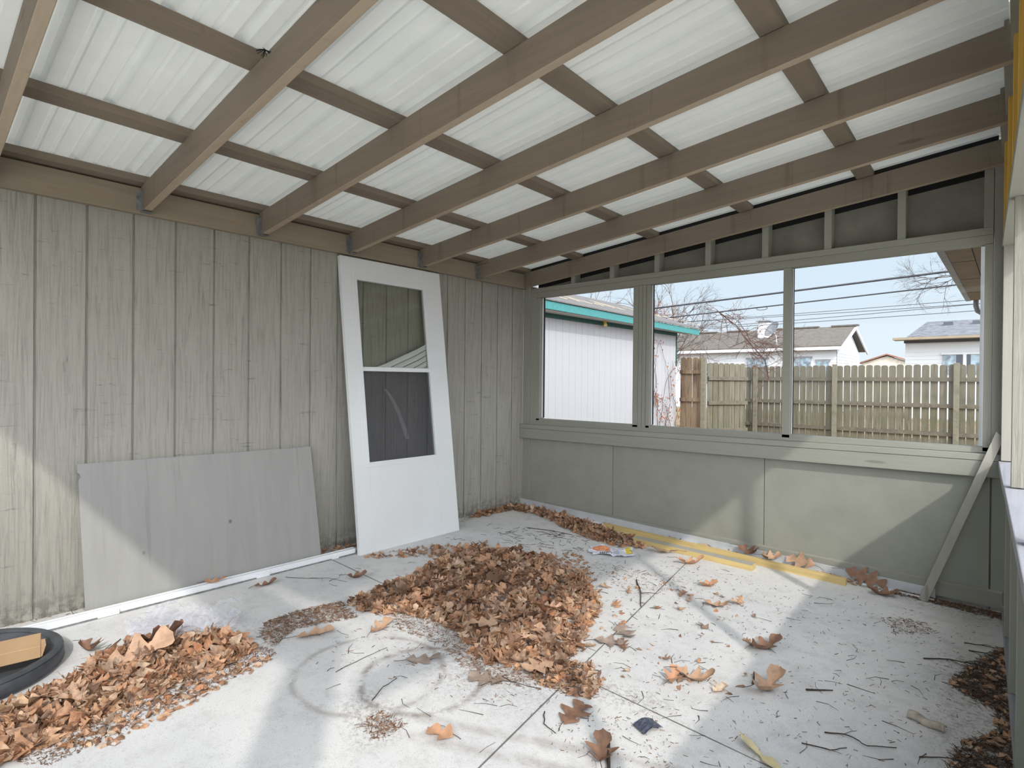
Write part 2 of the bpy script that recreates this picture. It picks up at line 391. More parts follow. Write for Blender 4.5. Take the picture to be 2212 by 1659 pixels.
# metal sheets with ribs running up the slope
T0 = .0385
prof = []; y = YB - .15; per = .2286
while y < .30:
    prof += [(y, 0), (y + .014, .022), (y + .036, .022), (y + .050, 0), (y + .096, 0), (y + .101, .006), (y + .115, .006), (y + .120, 0),
             (y + .156, 0), (y + .161, .006), (y + .175, .006), (y + .180, 0)]
    y += per
mb = MB(); n = len(prof)
xa, xb = -.35, 3.50
vs = [(xa, a, zp(xa) + T0 + b) for a, b in prof] + [(xb, a, zp(xb) + T0 + b) for a, b in prof]
mb.add(vs, [(i, i + 1, n + i + 1, n + i) for i in range(n - 1)])
struct('ceiling', mb, 'roof', 0, 'white ribbed metal roof sheets seen from below', 'roof')
# grey fascia behind the rafter ends
mb = MB(); mb.hexa([(xc(YB) - .045, YB, 2.30), (xc(YB) - .004, YB, 2.30), (xc(.1) - .004, .1, 2.30), (xc(.1) - .045, .1, 2.30), (xc(YB) - .045, YB, 2.60), (xc(YB) - .004, YB, 2.60), (xc(.1) - .004, .1, 2.60), (xc(.1) - .045, .1, 2.60)])
mb2 = MB()
for j in range(-1, 6):
    ya, yb = ry[j + 1] + .040, ry[j + 2] - .002
    mb2.box((xc(ya) - .042, ya, 2.42), (xc(ya) - .005, yb, 2.63))
struct('trim_2', mb2, 'gy', 0, 'grey blocking boards between the rafter ends at the high side of the roof', 'trim')

# ------------------------------------------------------------------ window wall (y = 0)
wr = MB(); wr.box((-.0, .075, -.06), (3.6, .087, .76)); wr.build
sk = MB(); sk.box((.0, .012, -.05), (1.005, .024, .70)); sk.box((1.009, .012, -.055), (2.232, .024, .70)); sk.box((2.236, .012, -.06), (3.433, .024, .71)); sk.box((3.441, .012, -.06), (3.50, .024, .80))
struct('wall_back', sk, 'knee', .0008, 'flat grey painted panels of the low wall under the windows', 'wall')
mb = MB(); mb.box((0, .026, -.06), (3.6, .09, .72)); struct('wall_back_core', mb, 'sheath', 0, 'framing core of the low wall under the windows', 'wall')
# posts and jambs
mb = MB(); mb.box((0.002, -.002, -.02), (.092, .089, 2.085)); mb.box((.094, -.002, .70), (.165, .085, 2.02)); struct('trim_3', mb, 'gz', .0015, 'grey corner post between the grooved wall and the first window', 'trim')
mb = MB(); mb.box((3.436, .0, .70), (3.60, .089, 2.40)); struct('trim_4', mb, 'gz', .0015, 'dark grey corner post at the right end of the window wall', 'trim')
# header plate and cripple studs
mb = MB(); mb.box((.10, -.004, 2.020), (3.434, .088, 2.060)); struct('trim_5', mb, 'gx', .002, 'grey header plate over the three windows', 'trim')
clab = ['first, shortest, at the left end', 'second', 'third', 'fourth', 'fifth', 'sixth, speckled brown', 'seventh', 'eighth, tallest, at the right end']
for i, x in enumerate((.560, .962, 1.378, 1.795, 2.203, 2.593, 2.990, 3.392)):
    zt = zr(x) - .0
    mb = MB(); mb.hexa([(x, 0, 2.061), (x + .042, 0, 2.061), (x + .042, .086, 2.061), (x, .086, 2.061), (x, 0, zt + .03), (x + .042, 0, zt + .034), (x + .042, .086, zt + .034), (x, .086, zt + .03)])
    o = mb.build('cripple_stud', 'gz', None, .0015); tag(o, 'short grey cripple stud over the windows, %s, counted from the left' % clab[i] if i not in (0, 7) else 'short grey cripple stud over the windows, ' + clab[i], 'stud', 'cripple studs over the windows')
mb = MB(); mb.hexa([(.0, .088, 2.03), (3.5, .088, 2.03), (3.5, .10, 2.03), (.0, .10, 2.03), (.1, .088, 2.070), (3.5, .088, 2.380), (3.5, .10, 2.380), (.1, .10, 2.070)])
struct('wall_gable', mb, 'sheath', 0, 'grey stained sheathing boards behind the short studs over the windows', 'wall')
mb = MB(); mb.hexa([(.1, .101, 2.03), (3.5, .101, 2.32), (3.5, .11, 2.32), (.1, .11, 2.03), (.1, .101, 2.20), (3.5, .101, 2.52), (3.5, .11, 2.52), (.1, .11, 2.20)])
mb.hexa([(.05, .002, zr(.05) + .12), (3.45, .002, zr(3.45) + .12), (3.45, .010, zr(3.45) + .12), (.05, .010, zr(.05) + .12), (.05, .002, zp(.05) + .037), (3.45, .002, zp(3.45) + .037), (3.45, .010, zp(3.45) + .037), (.05, .010, zp(.05) + .037)])
struct('wall_gable_top', mb, 'dark', 0, 'black board standing in for the shaded gap behind the end rafter', 'wall')  # black sheets put in for the shade of the gap under the metal

def sl(x, a, b): return a + (b - a) * x / 3.4       # settling of the sill from left to right
# windows: three framed openings in one frame, each pane a part
w = thing('window_1', (1.8, .02, .83), 'three-pane grey framed porch window looking out to the yard', 'window', None, 'structure')
fr = MB(); fr.box((.165, .0, 1.970), (3.434, .07, 2.0195))
fr.build('head_frame', 'gx', w, .0015)
fb = MB(); fb.hexa([(.165, 0, sl(0, .772, .806)), (3.436, 0, sl(3.4, .772, .806)), (3.436, .07, sl(3.4, .772, .806)), (.165, .07, sl(0, .772, .806)), (.165, 0, sl(0, .832, .838)), (3.436, 0, sl(3.4, .832, .838)), (3.436, .07, sl(3.4, .832, .838)), (.165, .07, sl(0, .832, .838))])
fb.build('bottom_frame', 'gx', w, .0015)
for xs in ((.165, .205), (1.193, 1.241), (1.244, 1.276), (1.279, 1.309), (1.312, 1.343), (2.347, 2.397), (3.398, 3.434)):
    q = MB(); dpt = -.003 if xs[0] in (1.244, 1.279) else .0
    q.box((xs[0], dpt, .815), (xs[1], .07, 1.968)); q.build('mullion', 'gz', w, .001)
for xs in ((.207, .229), (1.345, 1.358), (2.399, 2.405)):
    q = MB(); q.box((xs[0], .03, .84), (xs[0] + (xs[1] - xs[0]) * .8, .055, 1.966)); o = q.build('edge_channel', 'alu_white', w, .001); o['label'] = 'white aluminium edge channel'
    q = MB(); q.box((xs[0] + (xs[1] - xs[0]) * .82, .032, .84), (xs[1], .05, 1.966)); q.build('gasket', 'dark', w)
for a, b in ((.231, 1.192), (1.344, 2.346), (2.401, 3.397)):
    q = MB(); q.box((a, .046, .838), (b, .0475, 1.969)); q.build('pane', 'glass', w)
# sill cap and apron
mb = MB(); mb.hexa([(0.0, -.045, sl(0, .733, .768)), (3.5, -.045, sl(3.5, .733, .768)), (3.5, .07, sl(3.5, .733, .768)), (0.0, .07, sl(0, .733, .768)), (0.0, -.045, sl(0, .772, .804)), (3.5, -.045, sl(3.5, .772, .804)), (3.5, .07, sl(3.5, .772, .804)), (0.0, .07, sl(0, .772, .804))])
struct('trim_6', mb, 'gx', .003, 'grey window sill board with flaking edge under the windows', 'sill')
mb = MB(); mb.hexa([(0.0, -.042, sl(0, .64, .676)), (3.5, -.042, sl(3.5, .64, .676)), (3.5, .01, sl(3.5, .64, .676)), (0.0, .01, sl(0, .64, .676)), (0.0, -.042, sl(0, .7315, .7665)), (3.5, -.042, sl(3.5, .7315, .7665)), (3.5, .01, sl(3.5, .7315, .7665)), (0.0, .01, sl(0, .7315, .7665))])
struct('trim_7', mb, 'gx', .003, 'grey apron board under the window sill', 'trim')
# base trim and metal track
mb = MB(); mb.hexa([(.05, -.016, zf(0) - .0), (3.49, -.016, zf(3.4) + .02), (3.49, .012, zf(3.4) + .02), (.05, .012, zf(0)), (.05, -.016, .050), (3.49, -.016, .045), (3.49, .012, .050), (.05, .012, .055)])
struct('baseboard_back', mb, 'gx', .002, 'grey base board at the foot of the low wall under the windows', 'baseboard')
t = thing('aluminium_track', (0.0, -.05, 0), 'long aluminium channel lying on the floor at the foot of the window wall', 'track')
def slab(x0, x1, ya, yb, h0, h1, o=0):
    return [(x0, ya, zf(x0) + h0), (x1, ya, zf(x1) + h0), (x1, yb, zf(x1) + h0), (x0, yb, zf(x0) + h0), (x0, ya, zf(x0) + h1), (x1, ya, zf(x1) + h1), (x1, yb, zf(x1) + h1), (x0, yb, zf(x0) + h1)]
q = MB(); q.hexa(slab(-.0, 3.2, -.082, -.022, .001, .004)); q.build('base', 'alu', t)
q = MB(); q.hexa(slab(-.0, 3.2, -.084, -.080, .001, .014)); q.build('front_lip', 'alu_white', t, .001)
q = MB(); q.hexa(slab(-.0, 3.2, -.024, -.019, .001, .058)); q.build('back_flange', 'alu', t, .001)

# ------------------------------------------------------------------ right wall: low stud wall, posts, plate, yellow framing above
def sx_(ya, yb, d0, d1, z0, z1):
    """box between y = ya..yb whose x follows the inner line, from depth d0 to d1"""
    return [(xc(ya) + d0, ya, z0), (xc(ya) + d1, ya, z0), (xc(yb) + d1, yb, z0), (xc(yb) + d0, yb, z0), (xc(ya) + d0, ya, z1), (xc(ya) + d1, ya, z1), (xc(yb) + d1, yb, z1), (xc(yb) + d0, yb, z1)]
zc = -.062
YE = -4.03
mb = MB(); mb.hexa(sx_(YE, 0, 0, .089, zc - .02, zc + .038)); struct('trim_8', mb, 'cap', .002, 'pale bottom plate of the low stud wall on the right', 'trim')
mb = MB(); mb.hexa(sx_(YE, 0, .092, .104, zc - .05, .74)); struct('wall_right', mb, 'gz', 0, 'grey outer skin of the low stud wall on the right', 'wall')
for i, yy in enumerate((-.50, -1.14, -1.72)):
    q = MB(); q.hexa(sx_(yy, yy + .038, .001, .089, zc + .039, .735))
    o = q.build('wall_stud', 'gz', None, .002)
    tag(o, ['grey stud of the right low wall nearest the leaning stick', 'grey stud of the right low wall, second from the window wall', 'grey stud of the right low wall at the right picture edge', 'grey stud of the right low wall, outside the view'][min(i, 3)], 'stud', 'studs of the right low wall')
q = MB(); q.hexa(sx_(-1.05, -.02, -.022, .075, .738, .776)); o = q.build('rail_cap', 'cap', None, .003); tag(o, 'worn bluish grey rail cap board, short far piece by the window wall', 'rail cap', 'rail caps on the right wall')
q = MB(); q.hexa(sx_(YE, -1.056, -.020, .082, .738, .776)); o = q.build('rail_cap', 'cap', None, .003); tag(o, 'worn bluish grey rail cap board, long near piece running out of the view', 'rail cap', 'rail caps on the right wall')
q = MB(); q.hexa(sx_(YE, 0.0, .084, .20, .755, .792)); struct('trim_9', q, 'pale_z', .002, 'sunlit pale outer sill board beyond the right rail cap', 'sill')
m = N('rough_pale_siding'); p = m.pos(); g = m.noise(m.map(p, (60, 60, 2)), 2, 5, .7, .8); c = m.ramp(g, [(.3, lin('87857a')), (.6, lin('9d9b90'))])
MAT['pale_rough'] = m.done(m.bsdf(c, .85, g, .6, .006, 0, .2))
q = MB(); q.hexa(sx_(-.10, -.001, -.012, .075, .78, 1.93)); o = q.build('wall_post', 'pale_z', None, .002); tag(o, 'pale jamb post of the right opening against the window wall', 'post', 'posts of the right opening')
for i, yy in enumerate((-1.11, -2.155, -3.33)):
    q = MB(); q.hexa(sx_(yy, yy + .05, .0, .045, .78, 1.93))
    o = q.build('wall_post', 'pale_rough', None, .002); tag(o, ['pale rough-sawn post standing on the right rail, at the right picture edge', 'rough-sawn post of the right opening outside the view', 'rough-sawn post of the right opening outside the view'][i], 'post', 'posts of the right opening')
q = MB(); q.hexa(sx_(YE, -.001, -.018, .14, 1.93, 1.968)); struct('trim_10', q, 'gy', .002, 'plate board over the right opening', 'trim')
q = MB(); q.hexa(sx_(YE - .45, .0, .10, .14, 1.90, 2.05)); struct('trim_12', q, 'pale_z', 0, 'outer fascia over the right opening', 'trim')
for i, yy in enumerate((-.30, -.88, -1.44, -1.86, -2.38)):
    q = MB(); q.hexa(sx_(yy, yy + .038, -.018, .09, 1.969, 2.95)); o = q.build('yellow_stud', 'yellow', None, .002)
    tag(o, ['yellow unpainted pine stud over the right opening, farthest from the camera', 'yellow unpainted pine stud over the right opening, second from the far end', 'yellow unpainted pine stud over the right opening, third from the far end', 'yellow unpainted pine stud over the right opening, fourth from the far end', 'yellow unpainted pine stud over the right opening, near the right picture edge'][i] if i < 5 else 'yellow unpainted pine stud over the right opening, outside the view', 'stud', 'yellow studs over the right opening')
q = MB(); q.hexa(sx_(YE, .1, .092, .104, 1.97, 2.95)); struct('wall_upper_right', q, 'osb', 0, 'orange brown board behind the yellow studs over the right opening', 'wall')

# back wall behind the photographer, same window band as the far wall
mb = MB(); mb.box((0, YB - .1, -.1), (3.65, YB, .80)); mb.box((0, YB - .1, 2.0), (3.65, YB, 2.30)); mb.box((0, YB - .1, .8), (.2, YB, 1.95)); mb.box((3.4, YB - .1, .8), (3.65, YB, 1.95))
struct('wall_front', mb, 'gx', 0, 'porch wall behind the photographer with window openings', 'wall')

# ------------------------------------------------------------------ storm door leaning on the left wall
DA = Vector((.268, -1.964, -.004)); DU = Vector((.0045, 1.0, 0)).normalized(); DV = Vector((-.233, -.03, 2.054)).normalized()
DV = (DV - DU * DV.dot(DU)).normalized(); DN = DU.cross(DV).normalized()
sh = -.0161
DM = Matrix(((DU.x, DV.x, DN.x, DA.x), (DU.y, DV.y, DN.y, DA.y), (DU.z, DV.z, DN.z, DA.z), (0, 0, 0, 1))) @ Matrix(((1, sh, 0, 0), (0, 1, 0, 0), (0, 0, 1, 0), (0, 0, 0, 1)))
d = thing('storm_door', (.26, -1.515, 0), 'white aluminium storm door leaning against the grooved wall', 'door')
DW, DH = .899, 2.066
q = MB()
for a, b in (((0, 0), (.118, DH)), ((.722, 0), (DW, DH)), ((.118, 1.912), (.722, DH)), ((.118, 0), (.722, .606))):
    q.box((a[0], a[1], -.034), (b[0], b[1], 0), DM)
q.build('frame', 'doorwhite', d, .0015)
q = MB()
for a, b in (((.080, .580), (.100, 1.955)), ((.754, .580), (.774, 1.955)), ((.100, 1.935), (.754, 1.955)), ((.100, .580), (.754, .600))):
    q.box((a[0], a[1], .0003), (b[0], b[1], .0035), DM)
for a, b in (((.100, .600), (.120, 1.935)), ((.718, .600), (.754, 1.935)), ((.120, 1.908), (.718, 1.935)), ((.120, .600), (.718, .616))):
    q.box((a[0], a[1], -.012), (b[0], b[1], .007), DM)
q.build('window_trim', 'doorwhite', d, .001)
q = MB(); q.box((.118, 1.256, -.02), (.722, 1.286, .002), DM); q.build('middle_rail', 'doorwhite', d, .002)
q = MB(); q.box((.119, 1.285, -.0155), (.721, 1.910, -.0145), DM); q.build('glass_pane', 'doorglass', d)
q = MB(); q.box((.119, .612, -.0155), (.721, 1.258, -.0145), DM); o = q.build('insect_screen', 'screen', d); o['label'] = 'dark insect screen with a pale curved highlight built in'
# pleated white sheet set slanted behind the glass
q = MB()
nb = 5
edge = [(.253, 1.290), (.33, 1.315), (.42, 1.352), (.52, 1.392), (.62, 1.432), (.718, 1.478)]
def yl(u):
    for (a, b), (c_, d_) in zip(edge, edge[1:]):
        if a <= u <= c_: return b + (d_ - b) * (u - a) / (c_ - a)
    return edge[-1][1] if u > .7 else edge[0][1]
us = [.253 + (.718 - .253) * i / 30 for i in range(31)]
vs = []; fs = []
for row in range(26):
    dz_ = row * .0085
    for u in us:
        v = yl(u) - dz_; v = max(v, 1.276)
        ph = (row % 5) / 5.0
        vs.append((u, v, -.022 - .010 * (1 - abs(2 * ph - 1)) - (.004 if row % 5 == 0 else 0)))
for r_ in range(25):
    for i in range(30):
        a = r_ * 31 + i; fs.append((a, a + 1, a + 32, a + 31))
q.add(vs, fs, DM); o = q.build('pleated_sheet', 'doorwhite', d); o['label'] = 'slanted white pleated sheet behind the glass'
for i in range(1, nb):
    pts_ = []
    for u in us:
        v = yl(u) - i * .0425
        if v > 1.287: pts_.append(tuple(DM @ Vector((u, v, -.0205))))
    if len(pts_) > 2:
        q = MB(); q.tube(pts_, .0018, 4); q.build('sheet_fold', 'dark', o)
for uv in ((.03, .04), (.03, 1.0), (.03, 1.9)):
    pass
# curved highlight on the screen, put in as a pale see-through tube
q = MB(); q.tube([tuple(DM @ Vector((.30 + .17 * t, 1.13 - .38 * t + .06 * math.sin(t * 3), -.0125))) for t in [i / 10 for i in range(11)]], .010, 6, .018)
m = N('painted_highlight'); t_ = m.n('BsdfTransparent'); d_ = m.n('BsdfDiffuse'); d_.inputs[0].default_value = lin('a8a8ae'); x_ = m.n('MixShader'); x_.inputs[0].default_value = .16; m.l(t_.outputs[0], x_.inputs[1]); m.l(d_.outputs[0], x_.inputs[2]); MAT['highlight'] = m.done(x_)
q.build('screen_highlight', 'highlight', d)

# ------------------------------------------------------------------ plywood sheet leaning on the left wall
def frame_on(a, b, c_):
    a, b, c_ = Vector(a), Vector(b), Vector(c_); u = (b - a).normalized(); v = (c_ - a); v = (v - u * v.dot(u)).normalized(); n_ = u.cross(v)
    return Matrix(((u.x, v.x, n_.x, a.x), (u.y, v.y, n_.y, a.y), (u.z, v.z, n_.z, a.z), (0, 0, 0, 1)))
m = N('grey_washed_plywood'); p = m.pos(); g = m.noise(m.map(p, (2, 10, .8)), 1.4, 5, .65, .8); f = m.noise(p, 60, 4)
c = m.ramp(g, [(.3, lin('969592')), (.65, lin('9f9e9a'))])
c = m.mix(m.math('MULTIPLY', m.step(m.noise(m.map(p, (1, 22, 1)), 1.0, 3, .6), .66, .70), .18), c, lin('5c5a56'))
vo = m.n('TexVoronoi'); m.l(m.map(p, (0, 3.2, 2.6), (0, .35, .2)), vo.inputs['Vector']); vo.inputs['Scale'].default_value = 1.0
c = m.mix(m.math('MULTIPLY', m.step(vo.outputs['Distance'], .04, .015), .6), c, lin('2f2d2b'))
MAT['ply'] = m.done(m.bsdf(c, .75, m.math('ADD', g, m.math('MULTIPLY', f, .3)), .2, .004, 0, .3))
PM = frame_on((.150, -3.437, -.003), (.156, -2.184, -.004), (.022, -3.449, .745))
HP = .757
q = MB(); Wp = 1.253
outl = [(0, 0), (Wp, 0), (Wp, HP * .985), (Wp * .5, HP * .993), (.0, HP), (.001, HP - .045), (.010, HP - .052), (.012, HP - .068), (.004, HP - .08), (.002, HP - .2)]
outl = [(u - .017 * (v / HP), v) for u, v in outl]
n = len(outl); vs = [(u, v, 0) for u, v in outl] + [(u, v, -.012) for u, v in outl]
q.add(vs, [tuple(range(n)), tuple(range(n, 2 * n))[::-1]] + [((i + 1) % n, i, n + i, n + (i + 1) % n) for i in range(n)], PM)
o = q.build('plywood_sheet', 'ply'); tag(o, 'grey painted plywood sheet with a nicked corner leaning on the left wall', 'plywood')
# ------------------------------------------------------------------ white track on the floor in front of it
t = thing('white_track', (.2, -2.85, 0), 'long white aluminium door track lying along the left wall in front of the plywood', 'track')
def along(x0, x1, h0, h1, ya=-4.3, yb=-1.96):
    dx = .010
    f0 = lambda y: dx * (y + 3.75) / 1.8
    return [(x0 + f0(ya), ya, zf(x0) + h0), (x1 + f0(ya), ya, zf(x1) + h0), (x1 + f0(yb), yb, zf(x1) + h0), (x0 + f0(yb), yb, zf(x0) + h0), (x0 + f0(ya), ya, zf(x0) + h1), (x1 + f0(ya), ya, zf(x1) + h1), (x1 + f0(yb), yb, zf(x1) + h1), (x0 + f0(yb), yb, zf(x0) + h1)]
q = MB(); q.hexa(along(.170, .196, .001, .038)); q.hexa(along(.160, .170, .030, .040)); q.build('channel', 'alu_white', t, .002)
q = MB(); q.hexa(along(.1965, .201, .001, .008)); q.build('bottom_lip', 'galv', t)
for ya, yb in ((-3.40, -3.31), (-2.63, -2.55), (-3.84, -3.78), (-2.14, -2.09)):
    q = MB(); q.hexa(along(.197, .203, .002, .026, ya, yb)); q.build('bracket', 'alu_white', t, .001)

# ------------------------------------------------------------------ leaning stick, yellow lumber
q = MB(); A = Vector((3.150, -.110, zf(3.15) + .001)); Bt = Vector((3.470, -.055, .905)); dv = (Bt - A)
u = dv.normalized(); s1 = Vector((0, 1, 0)).cross(u).normalized(); s2 = u.cross(s1)
hw = .021; hd = .011
def cr(P, k, kk): return [tuple(P + s1 * a * hw + s2 * b * hd) for a, b in ((-1, -1), (1, -1), (1, 1), (-1, 1))]
top = cr(Bt, 1, 1); bot = cr(A, 1, 1)
top = [tuple(Vector(t_) + u * (.022 if i in (0, 3) else -.0)) for i, t_ in enumerate(top)]
q.hexa(bot + top); o = q.build('wood_stick', 'pale_z', None, .001); tag(o, 'grey painted wooden stick leaning from the floor to the right corner of the window wall', 'stick')
def lumber(name, a, b, w_, h_, mat, label, group):
    a, b = Vector(a), Vector(b); u = (b - a).normalized(); s = Vector((0, 0, 1)).cross(u).normalized(); q = MB(); up = Vector((0, 0, 1))
    q.hexa([tuple(P + s * i * w_ / 2 + up * k_) for k_ in (.0, h_) for P, i in ((a, -1), (b, -1), (b, 1), (a, 1))])
    o = q.build(name, mat, None, .0015); tag(o, label, 'board', group); return o
lumber('pine_board', (1.03, -.150, zf(1.05)), (2.775, -.160, zf(2.775)), .042, .040, 'yellow_x', 'long yellow pine strip on the floor along the foot of the window wall', 'yellow pine strips on the floor')
lumber('pine_board', (1.405, -.300, zf(1.4)), (2.27, -.290, zf(2.27)), .075, .036, 'yellow_x', 'short yellow pine strip with a grey top lying beside the longer one', 'yellow pine strips on the floor')
lo = bpy.data.objects[-1] if False else None
q = MB(); q.hexa([(1.406, -.337, zf(1.4) + .0363), (2.269, -.327, zf(2.27) + .0363), (2.269, -.253, zf(2.27) + .0363), (1.406, -.263, zf(1.4) + .0363), (1.406, -.337, zf(1.4) + .037), (2.269, -.327, zf(2.27) + .037), (2.269, -.253, zf(2.27) + .037), (1.406, -.263, zf(1.4) + .037)])
par = [x for x in COL.objects if x.name.startswith('pine_board')][-1]
o = q.build('grey_face', 'pine_grey', par); o['label'] = 'grey weathered top face'

# ------------------------------------------------------------------ lid with cardboard box
lc = (.455, -3.905)
t = thing('bin_lid', (lc[0], lc[1], zf(lc[0])), 'black plastic bin lid lying rim up at the left picture edge', 'lid')
zb = zf(lc[0]) + .004
q = MB(); q.lathe([(0, .010), (.20, .010), (.235, .014), (.262, .040), (.286, .046), (.292, .052), (.322, .052), (.330, .044), (.332, .004), (.326, .004), (.322, .040), (.29, .040), (.27, .030), (.24, .004), (.2, .002), (0, .002)], (lc[0], lc[1], zb), 72)
q.build('lid_shell', 'rubber', t, smooth=True)
q = MB(); q.lathe([(.288, .0525), (.300, .060), (.316, .060), (.327, .0525)], (lc[0], lc[1], zb), 72); q.build('rim', 'rubber', t, smooth=True)
t = thing('cardboard_box', (.60, -3.85, .02), 'long flat brown cardboard box lying in the black lid', 'box')
bm_ = Matrix.Translation((.545, -3.88, zb + .052)) @ Matrix.Rotation(math.radians(-66), 4, 'Z') @ Matrix.Rotation(math.radians(4), 4, 'Y')
bm_ = Matrix.Translation((.52, -3.86, zb + .054)) @ Matrix.Rotation(math.radians(82), 4, 'Z')
q = MB(); q.box((-.30, -.075, 0), (.20, .075, .048), bm_); q.build('box_body', 'card', t, .002)
q = MB(); q.hexa([(.2005, -.072, .002), (.204, -.072, .002), (.204, .0, .002), (.2005, .0, .002), (.2005, -.072, .046), (.216, -.072, .046), (.213, .0, .046), (.2005, .0, .046)], bm_); q.build('end_flap', 'card', t)

# ------------------------------------------------------------------ paper litter, bag, small finds
def crumple(name, poly_fn, nu, nv, M, amp, mat, seed, label, cat, thick=0, sc=9):
    q = MB(); vs = []; fs = []
    for j in range(nv + 1):
        for i in range(nu + 1):
            u, v = i / nu, j / nv; x, y = poly_fn(u, v)
            z = abs(noise.noise(Vector((x * sc, y * sc, seed)))) * amp * 2 + abs(noise.noise(Vector((x * sc * 3, y * sc * 3, seed + 5)))) * amp * .8
            vs.append((x, y, z + .003))
    for j in range(nv):
        for i in range(nu):
            a = j * (nu + 1) + i; fs.append((a, a + 1, a + nu + 2, a + nu + 1))
    q.add(vs, fs, M); return q
m = N('printed_packaging'); tcx = m.n('TexCoord'); s = m.n('SeparateXYZ'); m.l(tcx.outputs['Object'], s.inputs[0]); X, Y = s.outputs[0], s.outputs[1]
def band(v, a, b): return m.math('MULTIPLY', m.math('GREATER_THAN', v, a), m.math('LESS_THAN', v, b))
c = m.mix(m.step(m.noise(tcx.outputs['Object'], 25, 3), .4, .7), lin('e4e6f2'), lin('cfd2e2'))
yel = m.math('MULTIPLY', band(X, .10, .145), band(Y, -.04, .2)); c = m.mix(yel, c, lin('e6cf4a'))
og = m.math('MULTIPLY', band(X, -.13, -.005), band(Y, .015, .10)); ogn = m.step(m.noise(tcx.outputs['Object'], 40, 4), .35, .6)
c = m.mix(m.math('MULTIPLY', og, 1), c, m.mix(ogn, lin('c8622c'), lin('f0a878')))
wv = m.n('TexWave', wave_type='BANDS', bands_direction='X'); m.l(tcx.outputs['Object'], wv.inputs[0]); wv.inputs['Scale'].default_value = 26; wv.inputs['Distortion'].default_value = 2.5; wv.inputs['Detail'].default_value = 3
tx = m.math('MULTIPLY', m.math('MULTIPLY', band(X, -.085, .0), band(Y, -.075, -.005)), m.step(wv.outputs[1], .5, .6)); c = m.mix(tx, c, lin('26262e'))
wv2 = m.n('TexWave', wave_type='BANDS', bands_direction='X'); m.l(tcx.outputs['Object'], wv2.inputs[0]); wv2.inputs['Scale'].default_value = 60; wv2.inputs['Distortion'].default_value = 4
tx = m.math('MULTIPLY', m.math('MULTIPLY', band(X, .01, .05), band(Y, -.05, .03)), m.step(wv2.outputs[1], .6, .7)); c = m.mix(tx, c, lin('6a6a78'))
MAT['print'] = m.done(m.bsdf(c, .3, None, 0, 0, 0, .5))
def pf(u, v):
    x = (u - .5) * .30; y = (v - .5) * .19
    y += .02 * math.sin(u * 7); x += .015 * math.sin(v * 9)
    return x, y
pm = Matrix.Translation((1.42, -.665, zf(1.42))) @ Matrix.Rotation(math.radians(38), 4, 'Z')
q = crumple('p', pf, 36, 24, Matrix(), .014, 'print', 3.1, '', '')
o = q.build('printed_wrapper', 'print'); o.matrix_world = pm; tag(o, 'crumpled white, orange and yellow printed plastic wrapper on the floor', 'wrapper')
def bf(u, v):
    a = (u - .5) * .44; b = (v - .5) * .26 * (1 + .25 * math.sin(u * 5))
    return a + .02 * math.sin(v * 8), b + .03 * math.sin(u * 8)
q = MB()
for lay in range(2):
    qq = crumple('b', bf, 48, 30, Matrix.Translation((.63, -3.15, zf(.63) + .012 + lay * .02)) @ Matrix.Rotation(math.radians(58 + lay * 9), 4, 'Z') @ Matrix.Rotation(math.radians(6 * lay), 4, 'X'), .040, 'bag', 7.7 + lay * 3, '', '', sc=8)
    q.add(qq.v, qq.f)
o = q.build('plastic_bag', 'bag', None, smooth=False); tag(o, 'crumpled clear plastic bag lying on the edge of the left leaf pile', 'bag')
q = MB(); vs = []; fs = []
for j in range(9):
    for i in range(13):
        u, v = i / 12 - .5, j / 8 - .5
        vs.append((u * .085, v * .06, .006 + .014 * math.cos(u * 3.0) + .006 * noise.noise(Vector((u * 6, v * 6, 2)))))
for j in range(8):
    for i in range(12): a = j * 13 + i; fs.append((a, a + 1, a + 14, a + 13))
q.add(vs, fs, Matrix.Translation((2.575, -2.275, zf(2.57))) @ Matrix.Rotation(math.radians(70), 4, 'Z'))
MAT['foil'] = plain('dark_blue_grey_film', '5d6274', .25, .3, .6, .25, 40)
o = q.build('plastic_scrap', 'foil', None, solid=.0015); tag(o, 'dark blue grey folded plastic scrap on the bright floor', 'scrap')
q = MB(); vs = []; fs = []
for i in range(15):
    t_ = i / 14
    for j in range(9):
        a = math.radians(20 + 200 * j / 8); r = .016 * (1 - .25 * t_)
        vs.append((t_ * .115 - .057, math.cos(a) * r, .012 + math.sin(a) * r + .004 * math.sin(t_ * 9)))
for i in range(14):
    for j in range(8): a = i * 9 + j; fs.append((a, a + 1, a + 10, a + 9))
q.add(vs, fs, Matrix.Translation((3.305, -1.545, zf(3.3))) @ Matrix.Rotation(math.radians(-15), 4, 'Z'))
o = q.build('curled_bark', 'bark', None, solid=.003, smooth=True); tag(o, 'curled pale grey piece of bark on the floor at the right', 'bark')

